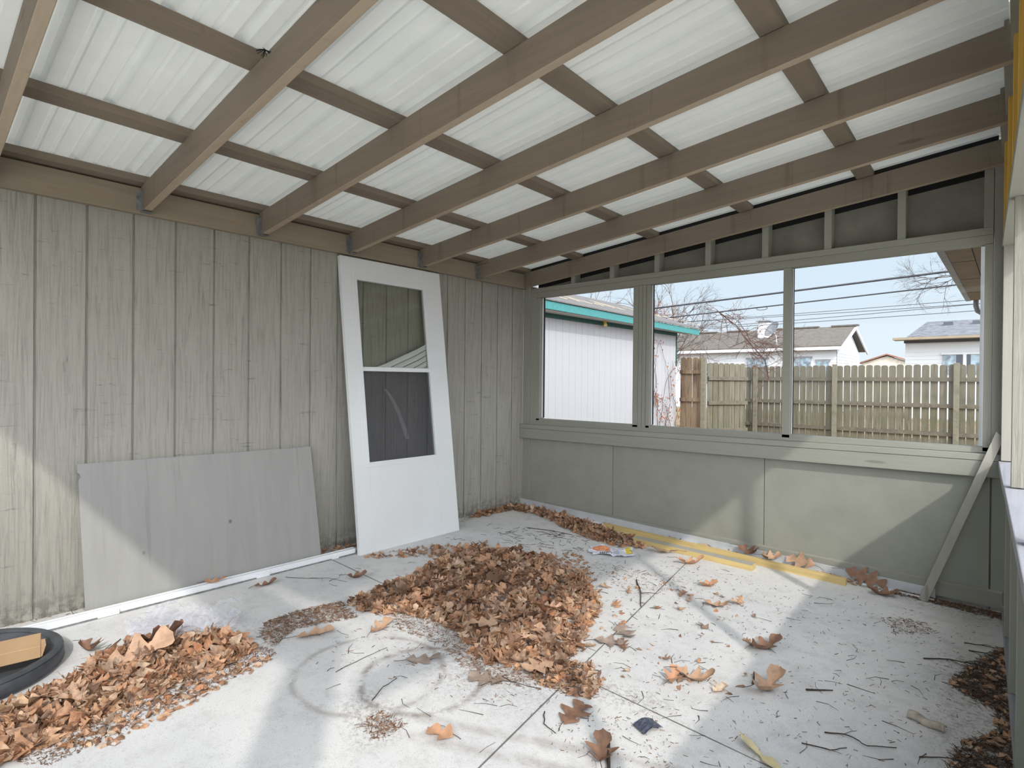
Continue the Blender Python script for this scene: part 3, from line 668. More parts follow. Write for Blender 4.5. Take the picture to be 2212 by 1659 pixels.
# ------------------------------------------------------------------ leaves
def leaf_mesh(L, Wd, lobes, seed, curl, cup, stem=.3, fold=0.0, pts_=17):
    rnd = random.Random(seed); vs = []; fs = []
    stn = []; NS = lobes * 6
    for i in range(NS + 1):
        t_ = i / NS
        env = math.sin(math.pi * min(1, t_ * .93 + .05)) ** .75
        lob = abs(math.sin(math.pi * (lobes * t_ * .96 + .02)))
        stn.append((t_, Wd * env * (.26 + .80 * lob ** 1.7) * rnd.uniform(.9, 1.1) + .001, .085 * lob ** 2 - .02))
    for i, (t_, w_, fwd) in enumerate(stn):
        for k_, s in enumerate((-1, -.5, 0, .5, 1)):
            x = (t_ + fwd * s * s) * L; y = s * w_ * (1 + rnd.uniform(-.06, .06))
            z = curl * L * (t_ - .45) ** 2 * 2 + cup * abs(y) * 1.2 + fold * y * math.sin(t_ * 6 + seed) + rnd.uniform(-.0012, .0012) + .004 * math.sin(5 * t_ + seed * 1.7 + s * 2)
            vs.append((x - L * .45, y, z))
    for i in range(len(stn) - 1):
        for k_ in range(4): a = i * 5 + k_; fs.append((a, a + 1, a + 6, a + 5))
    # stem
    b = vs[2]; sl_ = L * stem; o_ = len(vs); wst = .0012
    for i in range(4):
        t_ = i / 3; x = b[0] - sl_ * t_; y = b[1] + sl_ * .25 * t_ * t_ * (1 if seed % 2 else -1); z = b[2] + .001 - .004 * t_
        vs += [(x, y - wst, z), (x, y + wst, z), (x, y, z + wst * 1.6)]
    for i in range(3):
        for k_ in range(3): a = o_ + i * 3; fs.append((a + k_, a + (k_ + 1) % 3, a + 3 + (k_ + 1) % 3, a + 3 + k_))
    zmin = min(v[2] for v in vs)
    return [(x, y, z - zmin) for x, y, z in vs], fs
LV = []
for s in range(14):
    rnd = random.Random(s * 11 + 3)
    LV.append(leaf_mesh(rnd.uniform(.095, .15), rnd.uniform(.032, .06), rnd.choice((2, 3, 3, 4)), s, rnd.uniform(-.1, .55), rnd.uniform(-.1, .75), .3, rnd.uniform(-.3, .3)))
MES = {}
for key in ('leaf', 'leafdark'):
    MES[key] = []
    for i, (v, f) in enumerate(LV):
        me = bpy.data.meshes.new('leaf'); me.from_pydata(v, [], f); me.update(); me.materials.append(MAT[key])
        for p_ in me.polygons: p_.use_smooth = True
        MES[key].append(me)
def inpoly(x, y, P):
    c_ = False; n_ = len(P)
    for i in range(n_):
        x1_, y1_ = P[i]; x2_, y2_ = P[(i + 1) % n_]
        if (y1_ > y) != (y2_ > y) and x < (x2_ - x1_) * (y - y1_) / (y2_ - y1_) + x1_: c_ = not c_
    return c_
def pdist(x, y, P):
    best = 9
    for i in range(len(P)):
        a = Vector(P[i]); b = Vector(P[(i + 1) % len(P)]); ab = b - a; t_ = max(0, min(1, (Vector((x, y)) - a).dot(ab) / max(ab.length_squared, 1e-9)))
        best = min(best, (a + ab * t_ - Vector((x, y))).length)
    return best
def sample(P, n_, rnd):
    xs = [p_[0] for p_ in P]; ys = [p_[1] for p_ in P]; out = []
    while len(out) < n_:
        x = rnd.uniform(min(xs), max(xs)); y = rnd.uniform(min(ys), max(ys))
        if inpoly(x, y, P): out.append((x, y))
    return out
MAIN = [(.62, -1.40), (.85, -1.18), (1.2, -1.10), (1.57, -1.2), (1.79, -1.41), (1.94, -1.6), (1.96, -1.78), (2.06, -1.95), (2.1, -2.08), (2.05, -2.26), (1.95, -2.33), (1.78, -2.38), (1.55, -2.25), (1.25, -2.3), (1.05, -2.45), (.88, -2.45), (.84, -2.18), (.8, -1.91), (.71, -1.69)]
TAIL = [(1.08, -2.50), (.84, -2.45), (.79, -2.68), (.8, -2.85), (.93, -2.93), (1.08, -2.93), (.98, -2.78)]
EDGE = [(.3, -2.05), (.29, -1.95), (.36, -1.64), (.46, -1.38), (.61, -1.3), (.62, -1.10), (.8, -1.25), (.69, -1.58), (.47, -1.8)]
CORN = [(.02, -.73), (.02, -.10), (.42, -.10), (.98, -.15), (1.02, -.20), (1.35, -.24), (1.40, -.36), (1.55, -.42), (1.39, -.53), (1.12, -.50), (.71, -.37), (.36, -.22), (.12, -.26), (.10, -.71)]
LEFT = [(.80, -3.95), (.83, -3.80), (.80, -3.66), (.68, -3.50), (.62, -3.36), (.62, -3.25), (.74, -3.14), (.75, -3.06), (.93, -3.0), (1.05, -3.0), (1.09, -3.1), (1.10, -3.25), (1.10, -3.42), (1.13, -3.56), (1.17, -3.67), (1.2, -3.85), (1.15, -3.95)]
MID = [(.94, -.96), (1.54, -1.03), (1.93, -.97), (2.06, -.73), (2.52, -.94), (2.69, -1.34), (2.79, -1.77), (2.71, -1.94), (2.47, -2.08), (2.34, -2.21), (2.27, -2.33), (2.15, -2.26), (2.05, -1.85), (1.74, -1.37)]
KNOT = [(2.02, -2.30), (2.06, -2.12), (2.18, -2.05), (2.3, -2.15), (2.34, -2.27), (2.16, -2.33)]
RDEB = [(3.50, -.54), (3.40, -.85), (3.34, -1.13), (3.43, -1.22), (3.49, -1.25), (3.50, -1.4), (3.40, -1.62), (3.38, -1.82), (3.545, -1.85), (3.53, -1.0), (3.51, -.6)]
def wallstrip(x0_, x1_): return [(x0_, -.12), (x1_, -.12), (x1_, -.01), (x0_, -.01)]
def place_leaf(x, y, h, key, rnd, label, group, tilt=.55, scale=None, name='leaf', idx=None):
    me = MES[key][idx if idx is not None else rnd.randrange(len(LV))]
    o = bpy.data.objects.new(name, me); COL.objects.link(o)
    s_ = scale or rnd.uniform(.6, 1.0)
    o.scale = (s_, s_, s_); o.location = (x, y, zf(x) + h + .001)
    o.rotation_euler = (rnd.gauss(0, tilt), rnd.gauss(0, tilt), rnd.uniform(0, 6.283))
    tag(o, label, 'leaf', group); return o
rnd = random.Random(21)
def pile(P, n_, hmax, slope, key, label, group, tilt=.5, sc=(.6, 1.0), darkfn=None):
    for x, y in sample(P, n_, rnd):
        h = min(hmax, pdist(x, y, P) * slope) * rnd.uniform(.75, 1.05)
        kk = darkfn(x, y, rnd) if darkfn else key
        place_leaf(x, y, h + .004, kk, rnd, label, group, tilt, rnd.uniform(*sc) * rnd.choice((.75, .85, .95, 1.0)))
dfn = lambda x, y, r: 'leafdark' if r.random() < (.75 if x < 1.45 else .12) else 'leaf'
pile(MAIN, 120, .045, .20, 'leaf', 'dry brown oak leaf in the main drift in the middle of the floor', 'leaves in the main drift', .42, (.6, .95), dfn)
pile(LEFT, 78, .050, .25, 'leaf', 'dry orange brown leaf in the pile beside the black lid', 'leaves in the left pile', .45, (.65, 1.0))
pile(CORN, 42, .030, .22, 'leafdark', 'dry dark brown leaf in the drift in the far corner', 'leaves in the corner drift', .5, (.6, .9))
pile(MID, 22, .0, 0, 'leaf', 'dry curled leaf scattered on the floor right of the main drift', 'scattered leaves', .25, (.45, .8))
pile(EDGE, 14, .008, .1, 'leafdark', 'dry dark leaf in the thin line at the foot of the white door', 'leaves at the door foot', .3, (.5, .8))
# single leaves that can be told apart
def hero(x, y, L, Wd, lobes, rot, mat, label, curl=.2, cup=.2, h=0, rx=0, ry=0, seed=1, stem=.35):
    v, f = leaf_mesh(L, Wd, lobes, seed, curl, cup, stem)
    q = MB(); nb_ = len(v) - 12
    Mx = Matrix.Translation((x, y, zf(x) + .001 + h)) @ Matrix.Rotation(math.radians(rot), 4, 'Z') @ Matrix.Rotation(math.radians(rx), 4, 'X') @ Matrix.Rotation(math.radians(ry), 4, 'Y')
    t_ = thing('oak_leaf', (x, y, zf(x) + h), label, 'leaf')
    q = MB(); q.add(v[:nb_], [g for g in f if max(g) < nb_], Mx); q.build('blade', mat, t_, smooth=True)
    q = MB(); q.add(v[nb_:], [tuple(i - nb_ for i in g) for g in f if min(g) >= nb_], Mx); q.build('stem', 'twig', t_)
hero(1.10, -2.75, .17, .05, 3, 75, 'leaf_tan', 'tan oak leaf lying alone between the two leaf piles', .1, .25)
hero(1.27, -2.50, .15, .04, 3, 110, 'leaf_tan', 'tan curled oak leaf at the edge of the drift above the rings', .3, .5, seed=2)
hero(1.64, -2.54, .15, .045, 3, 60, 'leaf_grey', 'grey brown leaf lying inside the ring stain', .25, .1, seed=3)
hero(2.34, -2.40, .15, .065, 3, 95, 'leaf_brown', 'brown pointed oak leaf lying flat near the bottom centre', .05, .15, seed=4)
hero(2.08, -2.81, .10, .045, 2, 200, 'leaf_orange', 'orange squarish leaf lying alone below the ring stains', .15, .2, seed=5)
hero(2.13, -1.83, .14, .055, 3, 30, 'leaf_grey', 'grey brown spiky leaf on the floor joint right of the main drift', .15, .15, seed=6)
hero(2.13, -1.69, .14, .055, 3, -30, 'leaf_grey', 'grey brown spiky leaf just behind its twin on the floor joint', .2, .2, seed=7)
hero(2.56, -1.86, .15, .055, 3, 20, 'leaf_tan', 'crumpled tan leaf cluster piece right of the joint crossing', .6, .5, seed=8)
hero(2.50, -1.93, .11, .04, 3, 100, 'leaf_orange', 'orange crumpled leaf beside the tan one right of the joint crossing', .6, .6, seed=9)
hero(2.68, -1.36, .17, .05, 3, 65, 'leaf_brown', 'long curled reddish brown leaf right of centre on the sunlit floor', .5, .5, seed=10)
hero(2.80, -1.72, .17, .06, 3, 75, 'leaf_tan', 'large crumpled tan oak leaf on the shaded floor right of centre', .7, .6, seed=11)
hero(2.32, -1.05, .13, .045, 3, 15, 'leaf_tan', 'small tan leaf on the bright floor in front of the yellow strips', .4, .2, seed=12)
hero(2.17, -.79, .12, .04, 3, 60, 'leaf_orange', 'small pinkish leaf in front of the short yellow strip', .4, .3, seed=13)
hero(1.95, -2.45, .15, .065, 3, 210, 'leaf_grey', 'pale grey maple-like leaf at the lower edge of the main drift', .1, .1, seed=14)
hero(2.06, -2.25, .15, .06, 3, 250, 'leaf_tan', 'pale leaf at the right lower tip of the main drift', .1, .1, h=.02, seed=15)
hero(1.66, -2.18, .14, .06, 3, 220, 'leaf_tan', 'bright tan leaf on top of the sunlit front of the main drift', .1, .1, h=.05, seed=16)
hero(2.97, -.185, .15, .05, 3, 10, 'leaf_brown', 'brown leaf lying on the shaded floor near the leaning stick', .5, .5, seed=17)
hero(2.85, -.065, .22, .065, 4, -15, 'leaf_brown', 'big brown toothed oak leaf propped against the base board', .1, .1, h=.045, rx=48, ry=14, seed=18)
hero(2.50, -.05, .20, .06, 3, 160, 'leaf_tan', 'pale tan star-shaped leaf standing against the base board', .1, .1, h=.05, rx=-52, seed=19)
hero(2.16, -.06, .17, .05, 3, -20, 'leaf_brown', 'curled brown leaf on the metal track behind the yellow strips', .6, .5, h=.03, rx=25, seed=20)
hero(2.30, -.07, .13, .045, 3, 40, 'leaf_tan', 'crinkled tan leaf cluster on the track behind the long yellow strip', .6, .6, h=.03, rx=20, seed=21)
hero(1.70, -.40, .18, .055, 3, 200, 'leaf_tan', 'tan spiky leaf leaning on the short yellow strip', .3, .2, h=.012, rx=12, seed=22)
hero(1.92, -.50, .18, .04, 3, 40, 'leaf_orange', 'orange curled leaf against the short yellow strip', .5, .7, seed=23)
hero(2.54, -2.52, .14, .05, 3, 120, 'leaf_brown', 'dark spiky leaf on a twig at the bottom edge of the view', .5, .4, seed=24)
hero(.20, -2.86, .11, .04, 3, 80, 'leaf_orange', 'orange leaf caught on the white track below the plywood sheet', .3, .2, h=.042, seed=25)
hero(.34, -2.64, .13, .03, 3, 95, 'leaf_brown', 'narrow brown leaf on the floor in front of the white track', .3, .5, seed=26)
hero(.60, -2.21, .12, .04, 3, 60, 'leaf_brown', 'curled brown leaf with twigs between the white track and the main drift', .4, .5, seed=27)
hero(.55, -3.50, .12, .04, 3, 20, 'leaf_brown', 'curled brown leaf standing between the black lid and the white track', .7, .7, seed=28)
hero(.86, -3.40, .26, .085, 3, 100, 'leaf_tan', 'large pale tan leaf standing up in the left pile', .2, .3, h=.05, rx=30, ry=-20, seed=29)
hero(.78, -3.30, .19, .08, 3, 60, 'leaf_brown', 'large reddish brown leaf on top of the left pile by the bag', .3, .5, h=.06, rx=-20, ry=-15, seed=30)
# husk
hero(2.93, -2.16, .20, .022, 2, 150, 'husk', 'pale yellow narrow corn-husk leaf at the bottom edge of the view', .2, .3, seed=31, stem=.1)

# uncountable litter under and between the leaves
q = MB()
def litter(P, n_, hmax, slope, smin, smax, full=.3):
    for x, y in sample(P, n_, rnd):
        h = min(hmax, pdist(x, y, P) * slope) * rnd.uniform(.0, .95)
        Mx = Matrix.Translation((x, y, zf(x) + h + .002)) @ Matrix.Rotation(rnd.uniform(0, 6.28), 4, 'Z') @ Matrix.Rotation(rnd.gauss(0, .5), 4, 'X') @ Matrix.Rotation(rnd.gauss(0, .5), 4, 'Y')
        if rnd.random() < full:
            v, f = LV[rnd.randrange(len(LV))]; s_ = rnd.uniform(smin, smax); nb_ = len(v) - 12
            q.add([(a * s_, b * s_, c_ * s_) for a, b, c_ in v[:nb_]], [g for g in f if max(g) < nb_], Mx)
        else:
            s_ = rnd.uniform(.008, .026); k_ = rnd.randint(5, 7); cz = rnd.uniform(-.3, .5) * s_
            vs = [(0, 0, cz)] + [(math.cos(6.283 * i / k_) * s_ * rnd.uniform(.5, 1.3), math.sin(6.283 * i / k_) * s_ * rnd.uniform(.4, .9), rnd.uniform(-.2, .2) * s_) for i in range(k_)]
            q.add(vs, [(0, 1 + i, 1 + (i + 1) % k_) for i in range(k_)], Mx)
litter(MAIN, 2000, .042, .20, .35, .75, .42); litter(MAIN, 1500, .006, .05, .4, .8, .5)
litter(LEFT, 1600, .048, .25, .35, .75, .36); litter(LEFT, 900, .006, .05, .4, .8, .5)
litter(CORN, 700, .028, .22, .5, .8, .45)
litter(EDGE, 160, .01, .1, .3, .5, .3); litter(MID, 60, 0, 0, .2, .35, .15); litter(wallstrip(.05, 3.1), 120, .01, .2, .3, .5, .25)
litter(RDEB, 120, .015, .2, .25, .5, .10); litter([(.0, -2.17), (.06, -2.17), (.10, -1.1), (.0, -1.1)], 110, .02, .3, .4, .7, .4)
litter([(1.1, -2.95), (1.15, -3.8), (1.35, -3.6), (1.2, -3.0)], 260, 0, 0, .1, .2, .0); litter([(1.0, -1.1), (1.3, -.85), (1.6, -1.15), (1.3, -1.15)], 110, 0, 0, .2, .4, .2)
litter(KNOT, 160, .015, .15, .25, .5, .2)
o = q.build('leaf_litter', 'leaf_s', None, smooth=False); tag(o, 'broken dry leaf litter filling the drifts and piles', 'leaf litter', None, 'stuff')
q = MB()
def needles(P, n_, hmax=.0, slope=.1, L=(.005, .022)):
    for x, y in sample(P, n_, rnd):
        h = min(hmax, pdist(x, y, P) * slope) * rnd.random(); a = rnd.uniform(0, 6.28); l_ = rnd.uniform(*L); w_ = rnd.uniform(.0005, .0012)
        dx, dy = math.cos(a) * l_, math.sin(a) * l_; z0 = zf(x) + h + .0012; z1 = z0 + rnd.uniform(0, .006)
        q.add([(x - dy / l_ * w_, y + dx / l_ * w_, z0), (x + dy / l_ * w_, y - dx / l_ * w_, z0), (x + dx + dy / l_ * w_, y + dy - dx / l_ * w_, z1), (x + dx - dy / l_ * w_, y + dy + dx / l_ * w_, z1), (x, y, z0 + w_ * 1.5), (x + dx, y + dy, z1 + w_ * 1.5)],
              [(0, 3, 5, 4), (2, 1, 4, 5), (0, 1, 2, 3)])
needles(TAIL, 2200, .012, .1); needles(KNOT, 1100, .012, .1)
needles([(1.0, -2.2), (1.3, -2.45), (1.6, -2.4), (1.95, -2.5), (2.15, -2.35), (2.05, -2.0), (1.5, -2.1), (1.1, -2.1)], 3200, .014, .1)
needles([(1.05, -2.95), (1.1, -3.9), (1.32, -3.75), (1.22, -3.2), (1.15, -2.95)], 2600, 0, 0, (.003, .014)); needles([(.0, -2.2), (.1, -2.2), (.1, -.2), (.0, -.2)], 400, .01)
needles([(3.0, -.12), (3.5, -.12), (3.5, -.02), (3.0, -.02)], 900, .012, .2); needles([(3.0, -.55), (3.2, -.45), (3.25, -.6), (3.1, -.75)], 260); needles([(2.0, -2.6), (3.4, -2.1), (3.4, -.3), (2.2, -.4), (1.2, -.7), (.5, -1.2), (1.3, -2.9)], 1500, 0, 0, (.006, .02))
needles([(.0, -4.2), (.06, -4.2), (.06, -2.2), (.0, -2.2)], 260, .004)
needles([(1.82, -2.98), (1.95, -2.98), (1.95, -2.86), (1.82, -2.86)], 260, .006, .2); needles([(2.35, -2.6), (2.8, -2.5), (2.6, -2.2), (2.3, -2.4)], 170, 0, 0, (.004, .012))
needles([(1.45, -.9), (2.1, -.75), (2.0, -1.2), (1.5, -1.2)], 260)
o_ = q; q = MB(); needles(RDEB, 3800, .02, .12, (.006, .03)); needles([(3.0, -.12), (3.5, -.14), (3.5, -.02), (3.0, -.02)], 900, .012, .2)
MAT['darkdebris'] = leafmat('dark_brown_debris', True, [(0, lin('2e241d')), (.5, lin('4a382b')), (1, lin('7a6250'))])
o = q.build('dark_debris', 'darkdebris', None); tag(o, 'dark dirt and broken twigs heaped along the right wall', 'debris', None, 'stuff'); q = o_
o = q.build('needle_debris', 'debris', None); tag(o, 'fine brown needles and crumbs scattered over the concrete', 'debris', None, 'stuff')

# twigs
def twig(pts_, r, label, group=None, br=()):
    P = [(x, y, zf(x) + r + .001 + (.004 if 0 < i < len(pts_) - 1 else 0)) for i, (x, y) in enumerate(pts_)]
    out = []
    for i in range(len(P) - 1):
        for k_ in range(3):
            t_ = k_ / 3; a = Vector(P[i]).lerp(Vector(P[i + 1]), t_); out.append((a.x + rnd.uniform(-1, 1) * .003, a.y + rnd.uniform(-1, 1) * .003, a.z))
    out.append(P[-1]); q = MB(); q.tube(out, r, 5, r * .55)
    for (i, dx, dy) in br:
        b0 = out[i]; q.tube([b0, (b0[0] + dx * .5, b0[1] + dy * .5, b0[2] + .004), (b0[0] + dx, b0[1] + dy, b0[2] + .001)], r * .6, 4, r * .3)
    o = q.build('twig', 'twig'); tag(o, label, 'twig', group)
twig([(2.92, -1.61), (3.00, -1.54)], .0042, 'short thick dark twig on the shaded floor right of the crumpled leaf')
twig([(3.03, -1.44), (3.13, -1.44)], .0016, 'thin straight twig just right of the thick one')
twig([(3.045, -1.86), (3.10, -1.83), (3.13, -1.83), (3.17, -1.85), (3.245, -1.78)], .0026, 'long bent dark twig near the bottom right', None, ((3, .03, .05),))
twig([(3.36, -.62), (3.42, -.60), (3.50, -.575)], .0028, 'dark twig at the right wall, farthest of the three', None, ((3, .04, .02),))
twig([(3.385, -.70), (3.44, -.69), (3.505, -.70)], .003, 'dark twig at the right wall, middle of the three', None, ((3, .03, .03),))
twig([(3.235, -.95), (3.32, -.89), (3.40, -.86), (3.505, -.84)], .0032, 'long forked dark twig reaching to the right wall', None, ((3, .06, -.05), (5, .05, .05)))
twig([(1.95, -2.39), (2.03, -2.40), (2.13, -2.36)], .0018, 'thin twig at the lower edge of the main drift')
twig([(1.74, -2.86), (1.70, -2.78), (1.68, -2.70)], .002, 'bent twig crossing the ring stain')
twig([(1.46, -2.85), (1.45, -2.70), (1.44, -2.58)], .0014, 'thin twig across the fainter left ring stain')
twig([(2.25, -2.46), (2.30, -2.52), (2.36, -2.53)], .0024, 'dark twig beside the floor joint near the pointed leaf')
twig([(3.31, -1.78), (3.39, -1.72), (3.50, -1.70)], .002, 'thin forked twig at the bottom right by the wall debris', None, ((3, .06, -.03),))
twig([(.30, -2.50), (.42, -2.42), (.50, -2.33), (.62, -2.28)], .0016, 'long thin twig in front of the white track', None, ((3, .06, .05), (5, .05, -.03)))
twig([(.52, -3.38), (.60, -3.44), (.62, -3.50)], .002, 'forked twig on the floor by the track bracket')
twig([(.73, -3.55), (.64, -3.50), (.55, -3.42)], .0018, 'long twig right of the black lid')
twig([(.60, -.62), (.80, -.55), (.98, -.52)], .003, 'dark twig bundle on the floor in front of the corner drift', None, ((2, .12, .0), (3, .1, -.06)))
twig([(2.52, -2.45), (2.62, -2.60), (2.70, -2.72)], .007, 'thick brown twig at the bottom edge under a spiky leaf')
twig([(1.82, -1.02), (1.95, -1.20), (2.04, -1.36)], .004, 'brown twig lying along the floor joint near the curled leaves', None, ((3, .08, .06),))
twig([(2.75, -1.72), (2.72, -1.62)], .0045, 'stubby bark fragment near the crumpled tan leaf')
twig([(3.0, -1.98), (3.08, -1.96), (3.12, -1.90)], .0022, 'twin thin twigs at the bottom right', None, ((1, .09, .02),))
q = MB()
for x, y in sample([(.3, -1.1), (.9, -.4), (2.2, -.45), (3.4, -.3), (3.45, -2.0), (2.2, -2.9), (1.2, -2.9), (.5, -2.4)], 210, rnd):
    a = rnd.uniform(0, 6.28); l_ = rnd.uniform(.015, .05); b_ = a + rnd.uniform(-.7, .7); z0 = zf(x) + .002
    q.tube([(x, y, z0), (x + math.cos(a) * l_, y + math.sin(a) * l_, z0 + .002), (x + math.cos(a) * l_ + math.cos(b_) * l_, y + math.sin(a) * l_ + math.sin(b_) * l_, z0)], rnd.uniform(.0008, .0016), 4, .0006)
for x, y in sample([(.3, -.8), (.9, -.45), (1.4, -.7), (.8, -1.1)], 70, rnd):
    a = rnd.uniform(0, 6.28); l_ = rnd.uniform(.02, .06); z0 = zf(x) + .002; b_ = a + rnd.uniform(-.7, .7)
    q.tube([(x, y, z0), (x + math.cos(a) * l_, y + math.sin(a) * l_, z0 + .002), (x + math.cos(a) * l_ + math.cos(b_) * l_, y + math.sin(a) * l_ + math.sin(b_) * l_, z0)], .0016, 4, .0006)
o = q.build('twig_scatter', 'twig'); tag(o, 'tiny twigs scattered over the concrete floor', 'twigs', None, 'stuff')
# cobweb and dirt clump on the purlin top left
q = MB()
for i in range(16):
    a = rnd.uniform(0, 6.28); q.tube([(1.56, -3.20, zp(1.5) - .004), (1.56 + .03 * math.cos(a), -3.20 + .03 * math.sin(a), zp(1.5) - .012 - rnd.random() * .01)], .002, 3, .0008)
o = q.build('mud_nest', 'dark'); tag(o, 'small dark nest clump stuck on a purlin at the top left', 'nest')

# ------------------------------------------------------------------ outside: shed
m = N('white_stucco_board'); p = m.pos(); s = m.n('SeparateXYZ'); m.l(p, s.inputs[0])
c = m.ramp(m.noise(p, 60, 4), [(.3, lin('a9a8ac')), (.7, lin('b4b3b7'))])
MAT['shedwhite'] = m.done(m.bsdf(c, .8, m.noise(p, 90, 3), .2, .003))
MAT['teal'] = plain('teal_paint', '4a8c8b', .55, var=.08, sc=20); MAT['tealdark'] = plain('dark_teal_paint', '2a5a56', .6, var=.06, sc=20)
m = N('grey_shingle'); p = m.pos(); br_ = m.n('TexBrick'); m.l(m.map(p, (1, 1, 1)), br_.inputs['Vector']); n_ = m.noise(p, 14, 5)
c = m.ramp(n_, [(.3, lin('5c5856')), (.7, lin('75706e'))]); MAT['shingle'] = m.done(m.bsdf(c, .9, n_, .5, .01))
m = N('light_grey_shingle'); p = m.pos(); n_ = m.noise(m.map(p, (2, 2, 6)), 3, 4); c = m.ramp(n_, [(.35, lin('55555a')), (.65, lin('7b7b80'))]); MAT['shingle2'] = m.done(m.bsdf(c, .9))
m = N('brown_shingle'); p = m.pos(); n_ = m.noise(m.map(p, (2, 2, 6)), 3, 4); c = m.ramp(n_, [(.35, lin('564f49')), (.65, lin('6b635b'))]); MAT['shingle3'] = m.done(m.bsdf(c, .9))
sh_ = thing('shed', (-3.6, 5, -.14), 'white shed with teal fascia and grey shingle roof outside the left window', 'shed')
q = MB(); xs = -2.1; pts = [(xs, .4)]
g = .45
while g < 7.6:
    pts += [(xs, g - .003), (xs - .006, g - .002), (xs - .006, g + .002), (xs, g + .003)]; g += .186
pts += [(xs, 7.62)]
n = len(pts); vs = [(a, b, -.14) for a, b in pts] + [(a, b, 2.26) for a, b in pts]; q.add(vs, [(i, i + 1, n + i + 1, n + i) for i in range(n - 1)])
q.box((-5.6, .4, -.14), (xs - .02, 7.62, 2.26)); q.build('wall', 'shedwhite', sh_)
q = MB(); q.hexa([(-1.83, .0, 2.315), (-1.80, .0, 2.315), (-1.80, 8.15, 2.255), (-1.83, 8.15, 2.255), (-1.83, .0, 2.44), (-1.80, .0, 2.44), (-1.80, 8.15, 2.375), (-1.83, 8.15, 2.375)]); q.build('fascia', 'teal', sh_)
q = MB(); q.box((-2.12, .1, 2.285), (-1.83, 8.12, 2.300)); q.build('soffit', 'shedwhite', sh_)
q = MB(); q.box((-2.1, .4, 2.215), (-2.075, 7.62, 2.286)); q.box((-2.1, 7.60, 1.55), (-2.085, 7.64, 2.21)); q.build('frieze_board', 'tealdark', sh_)
q = MB(); q.hexa([(-1.78, -.05, 2.445), (-3.8, -.05, 3.13), (-3.8, 8.2, 3.09), (-1.78, 8.2, 2.38), (-1.78, -.05, 2.465), (-3.8, -.05, 3.15), (-3.8, 8.2, 3.11), (-1.78, 8.2, 2.40)])
q.hexa([(-3.8, -.05, 3.13), (-5.9, -.05, 2.42), (-5.9, 8.2, 2.42), (-3.8, 8.2, 3.09), (-3.8, -.05, 3.15), (-5.9, -.05, 2.44), (-5.9, 8.2, 2.44), (-3.8, 8.2, 3.11)]); q.build('roof', 'shingle', sh_)
q = MB(); q.prism([(-5.6, 2.25), (xs, 2.25), (-3.8, 3.05)], 'y', 7.55, 7.6); q.build('gable', 'shedwhite', sh_)
t = thing('flood_light', (-2.0, 4.55, 2.24), 'small yellow outdoor lamp under the teal shed eave', 'lamp')
MAT['yellowlamp'] = plain('yellow_lamp', 'd9c060', .4)
q = MB(); q.lathe([(0, 0), (.035, 0), (.035, .02), (0, .02)], (-2.0, 4.55, 2.262), 16); q.build('lamp_base', 'yellowlamp', t)
q = MB(); q.tube([(-2.0, 4.55, 2.26), (-1.97, 4.52, 2.20)], .022, 10, .03); q.tube([(-2.0, 4.56, 2.26), (-2.02, 4.62, 2.21)], .02, 10, .028); q.build('bulb_head', 'yellowlamp', t)
MAT['vine'] = plain('dry_vine', '5a4439', .9, var=.2, sc=20); MAT['vinered'] = plain('reddish_vine', '6b4c42', .9, var=.2, sc=20); MAT['vinepale'] = plain('pale_dry_vine', 'c9b79c', .9, var=.15, sc=20)
MAT['rustleaf'] = leafmat('rust_vine_leaf', True, [(0, lin('8a4a30')), (.5, lin('b5653c')), (1, lin('6a5045'))])
def wander(a, d_, n_, step, jit, r_, grav=0):
    P = [Vector(a)]; d_ = Vector(d_).normalized()
    for i in range(n_):
        d_ = (d_ + Vector((r_.gauss(0, jit), r_.gauss(0, jit), r_.gauss(0, jit) + grav))).normalized(); P.append(P[-1] + d_ * step)
    return P
r_ = random.Random(5)
t = thing('climbing_vine', (-2.05, 6.7, -.1), 'dried climbing vine with rust leaves on the far corner of the white shed', 'vine')
q = MB(); ql = MB()
for i in range(7):
    P = wander((-2.06, 6.5 + .17 * i, -.1 + r_.random() * .3), (0, .0, 1), 22, .1, .22, r_)
    P = [Vector((-2.075 + .03 * r_.random(), p_.y, min(p_.z, 2.15))) for p_ in P]; q.tube(P, .007, 4, .003)
    for p_ in P:
        for k_ in range(5):
            if r_.random() < (.08 if i < 4 else .4):
                c_ = p_ + Vector((.03, r_.gauss(0, .06), r_.gauss(0, .06))); s_ = r_.uniform(.015, .04); ql.add([tuple(c_), tuple(c_ + Vector((.01, s_, -s_ * .4))), tuple(c_ + Vector((0, .3 * s_, -s_ * 1.6))), tuple(c_ + Vector((.01, -s_ * .6, -s_ * .5)))], [(0, 1, 2, 3)])
q.build('stems', 'vine', t); ql.build('dry_leaves', 'rustleaf', t)
q = MB()
for i in range(16):
    y0 = 2.2 + i * .36; P = wander((-1.9, y0, 2.49), (-.6, r_.uniform(-.6, .9), .2), 9, .08, .3, r_); P = [Vector((p_.x, p_.y, 2.475 + (-1.8 - p_.x) * .34 + .012)) for p_ in P]; q.tube(P, .006, 4, .003)
o = q.build('roof_creeper', 'vinepale'); tag(o, 'pale dry creeper stems lying on the grey shed roof edge', 'creeper')

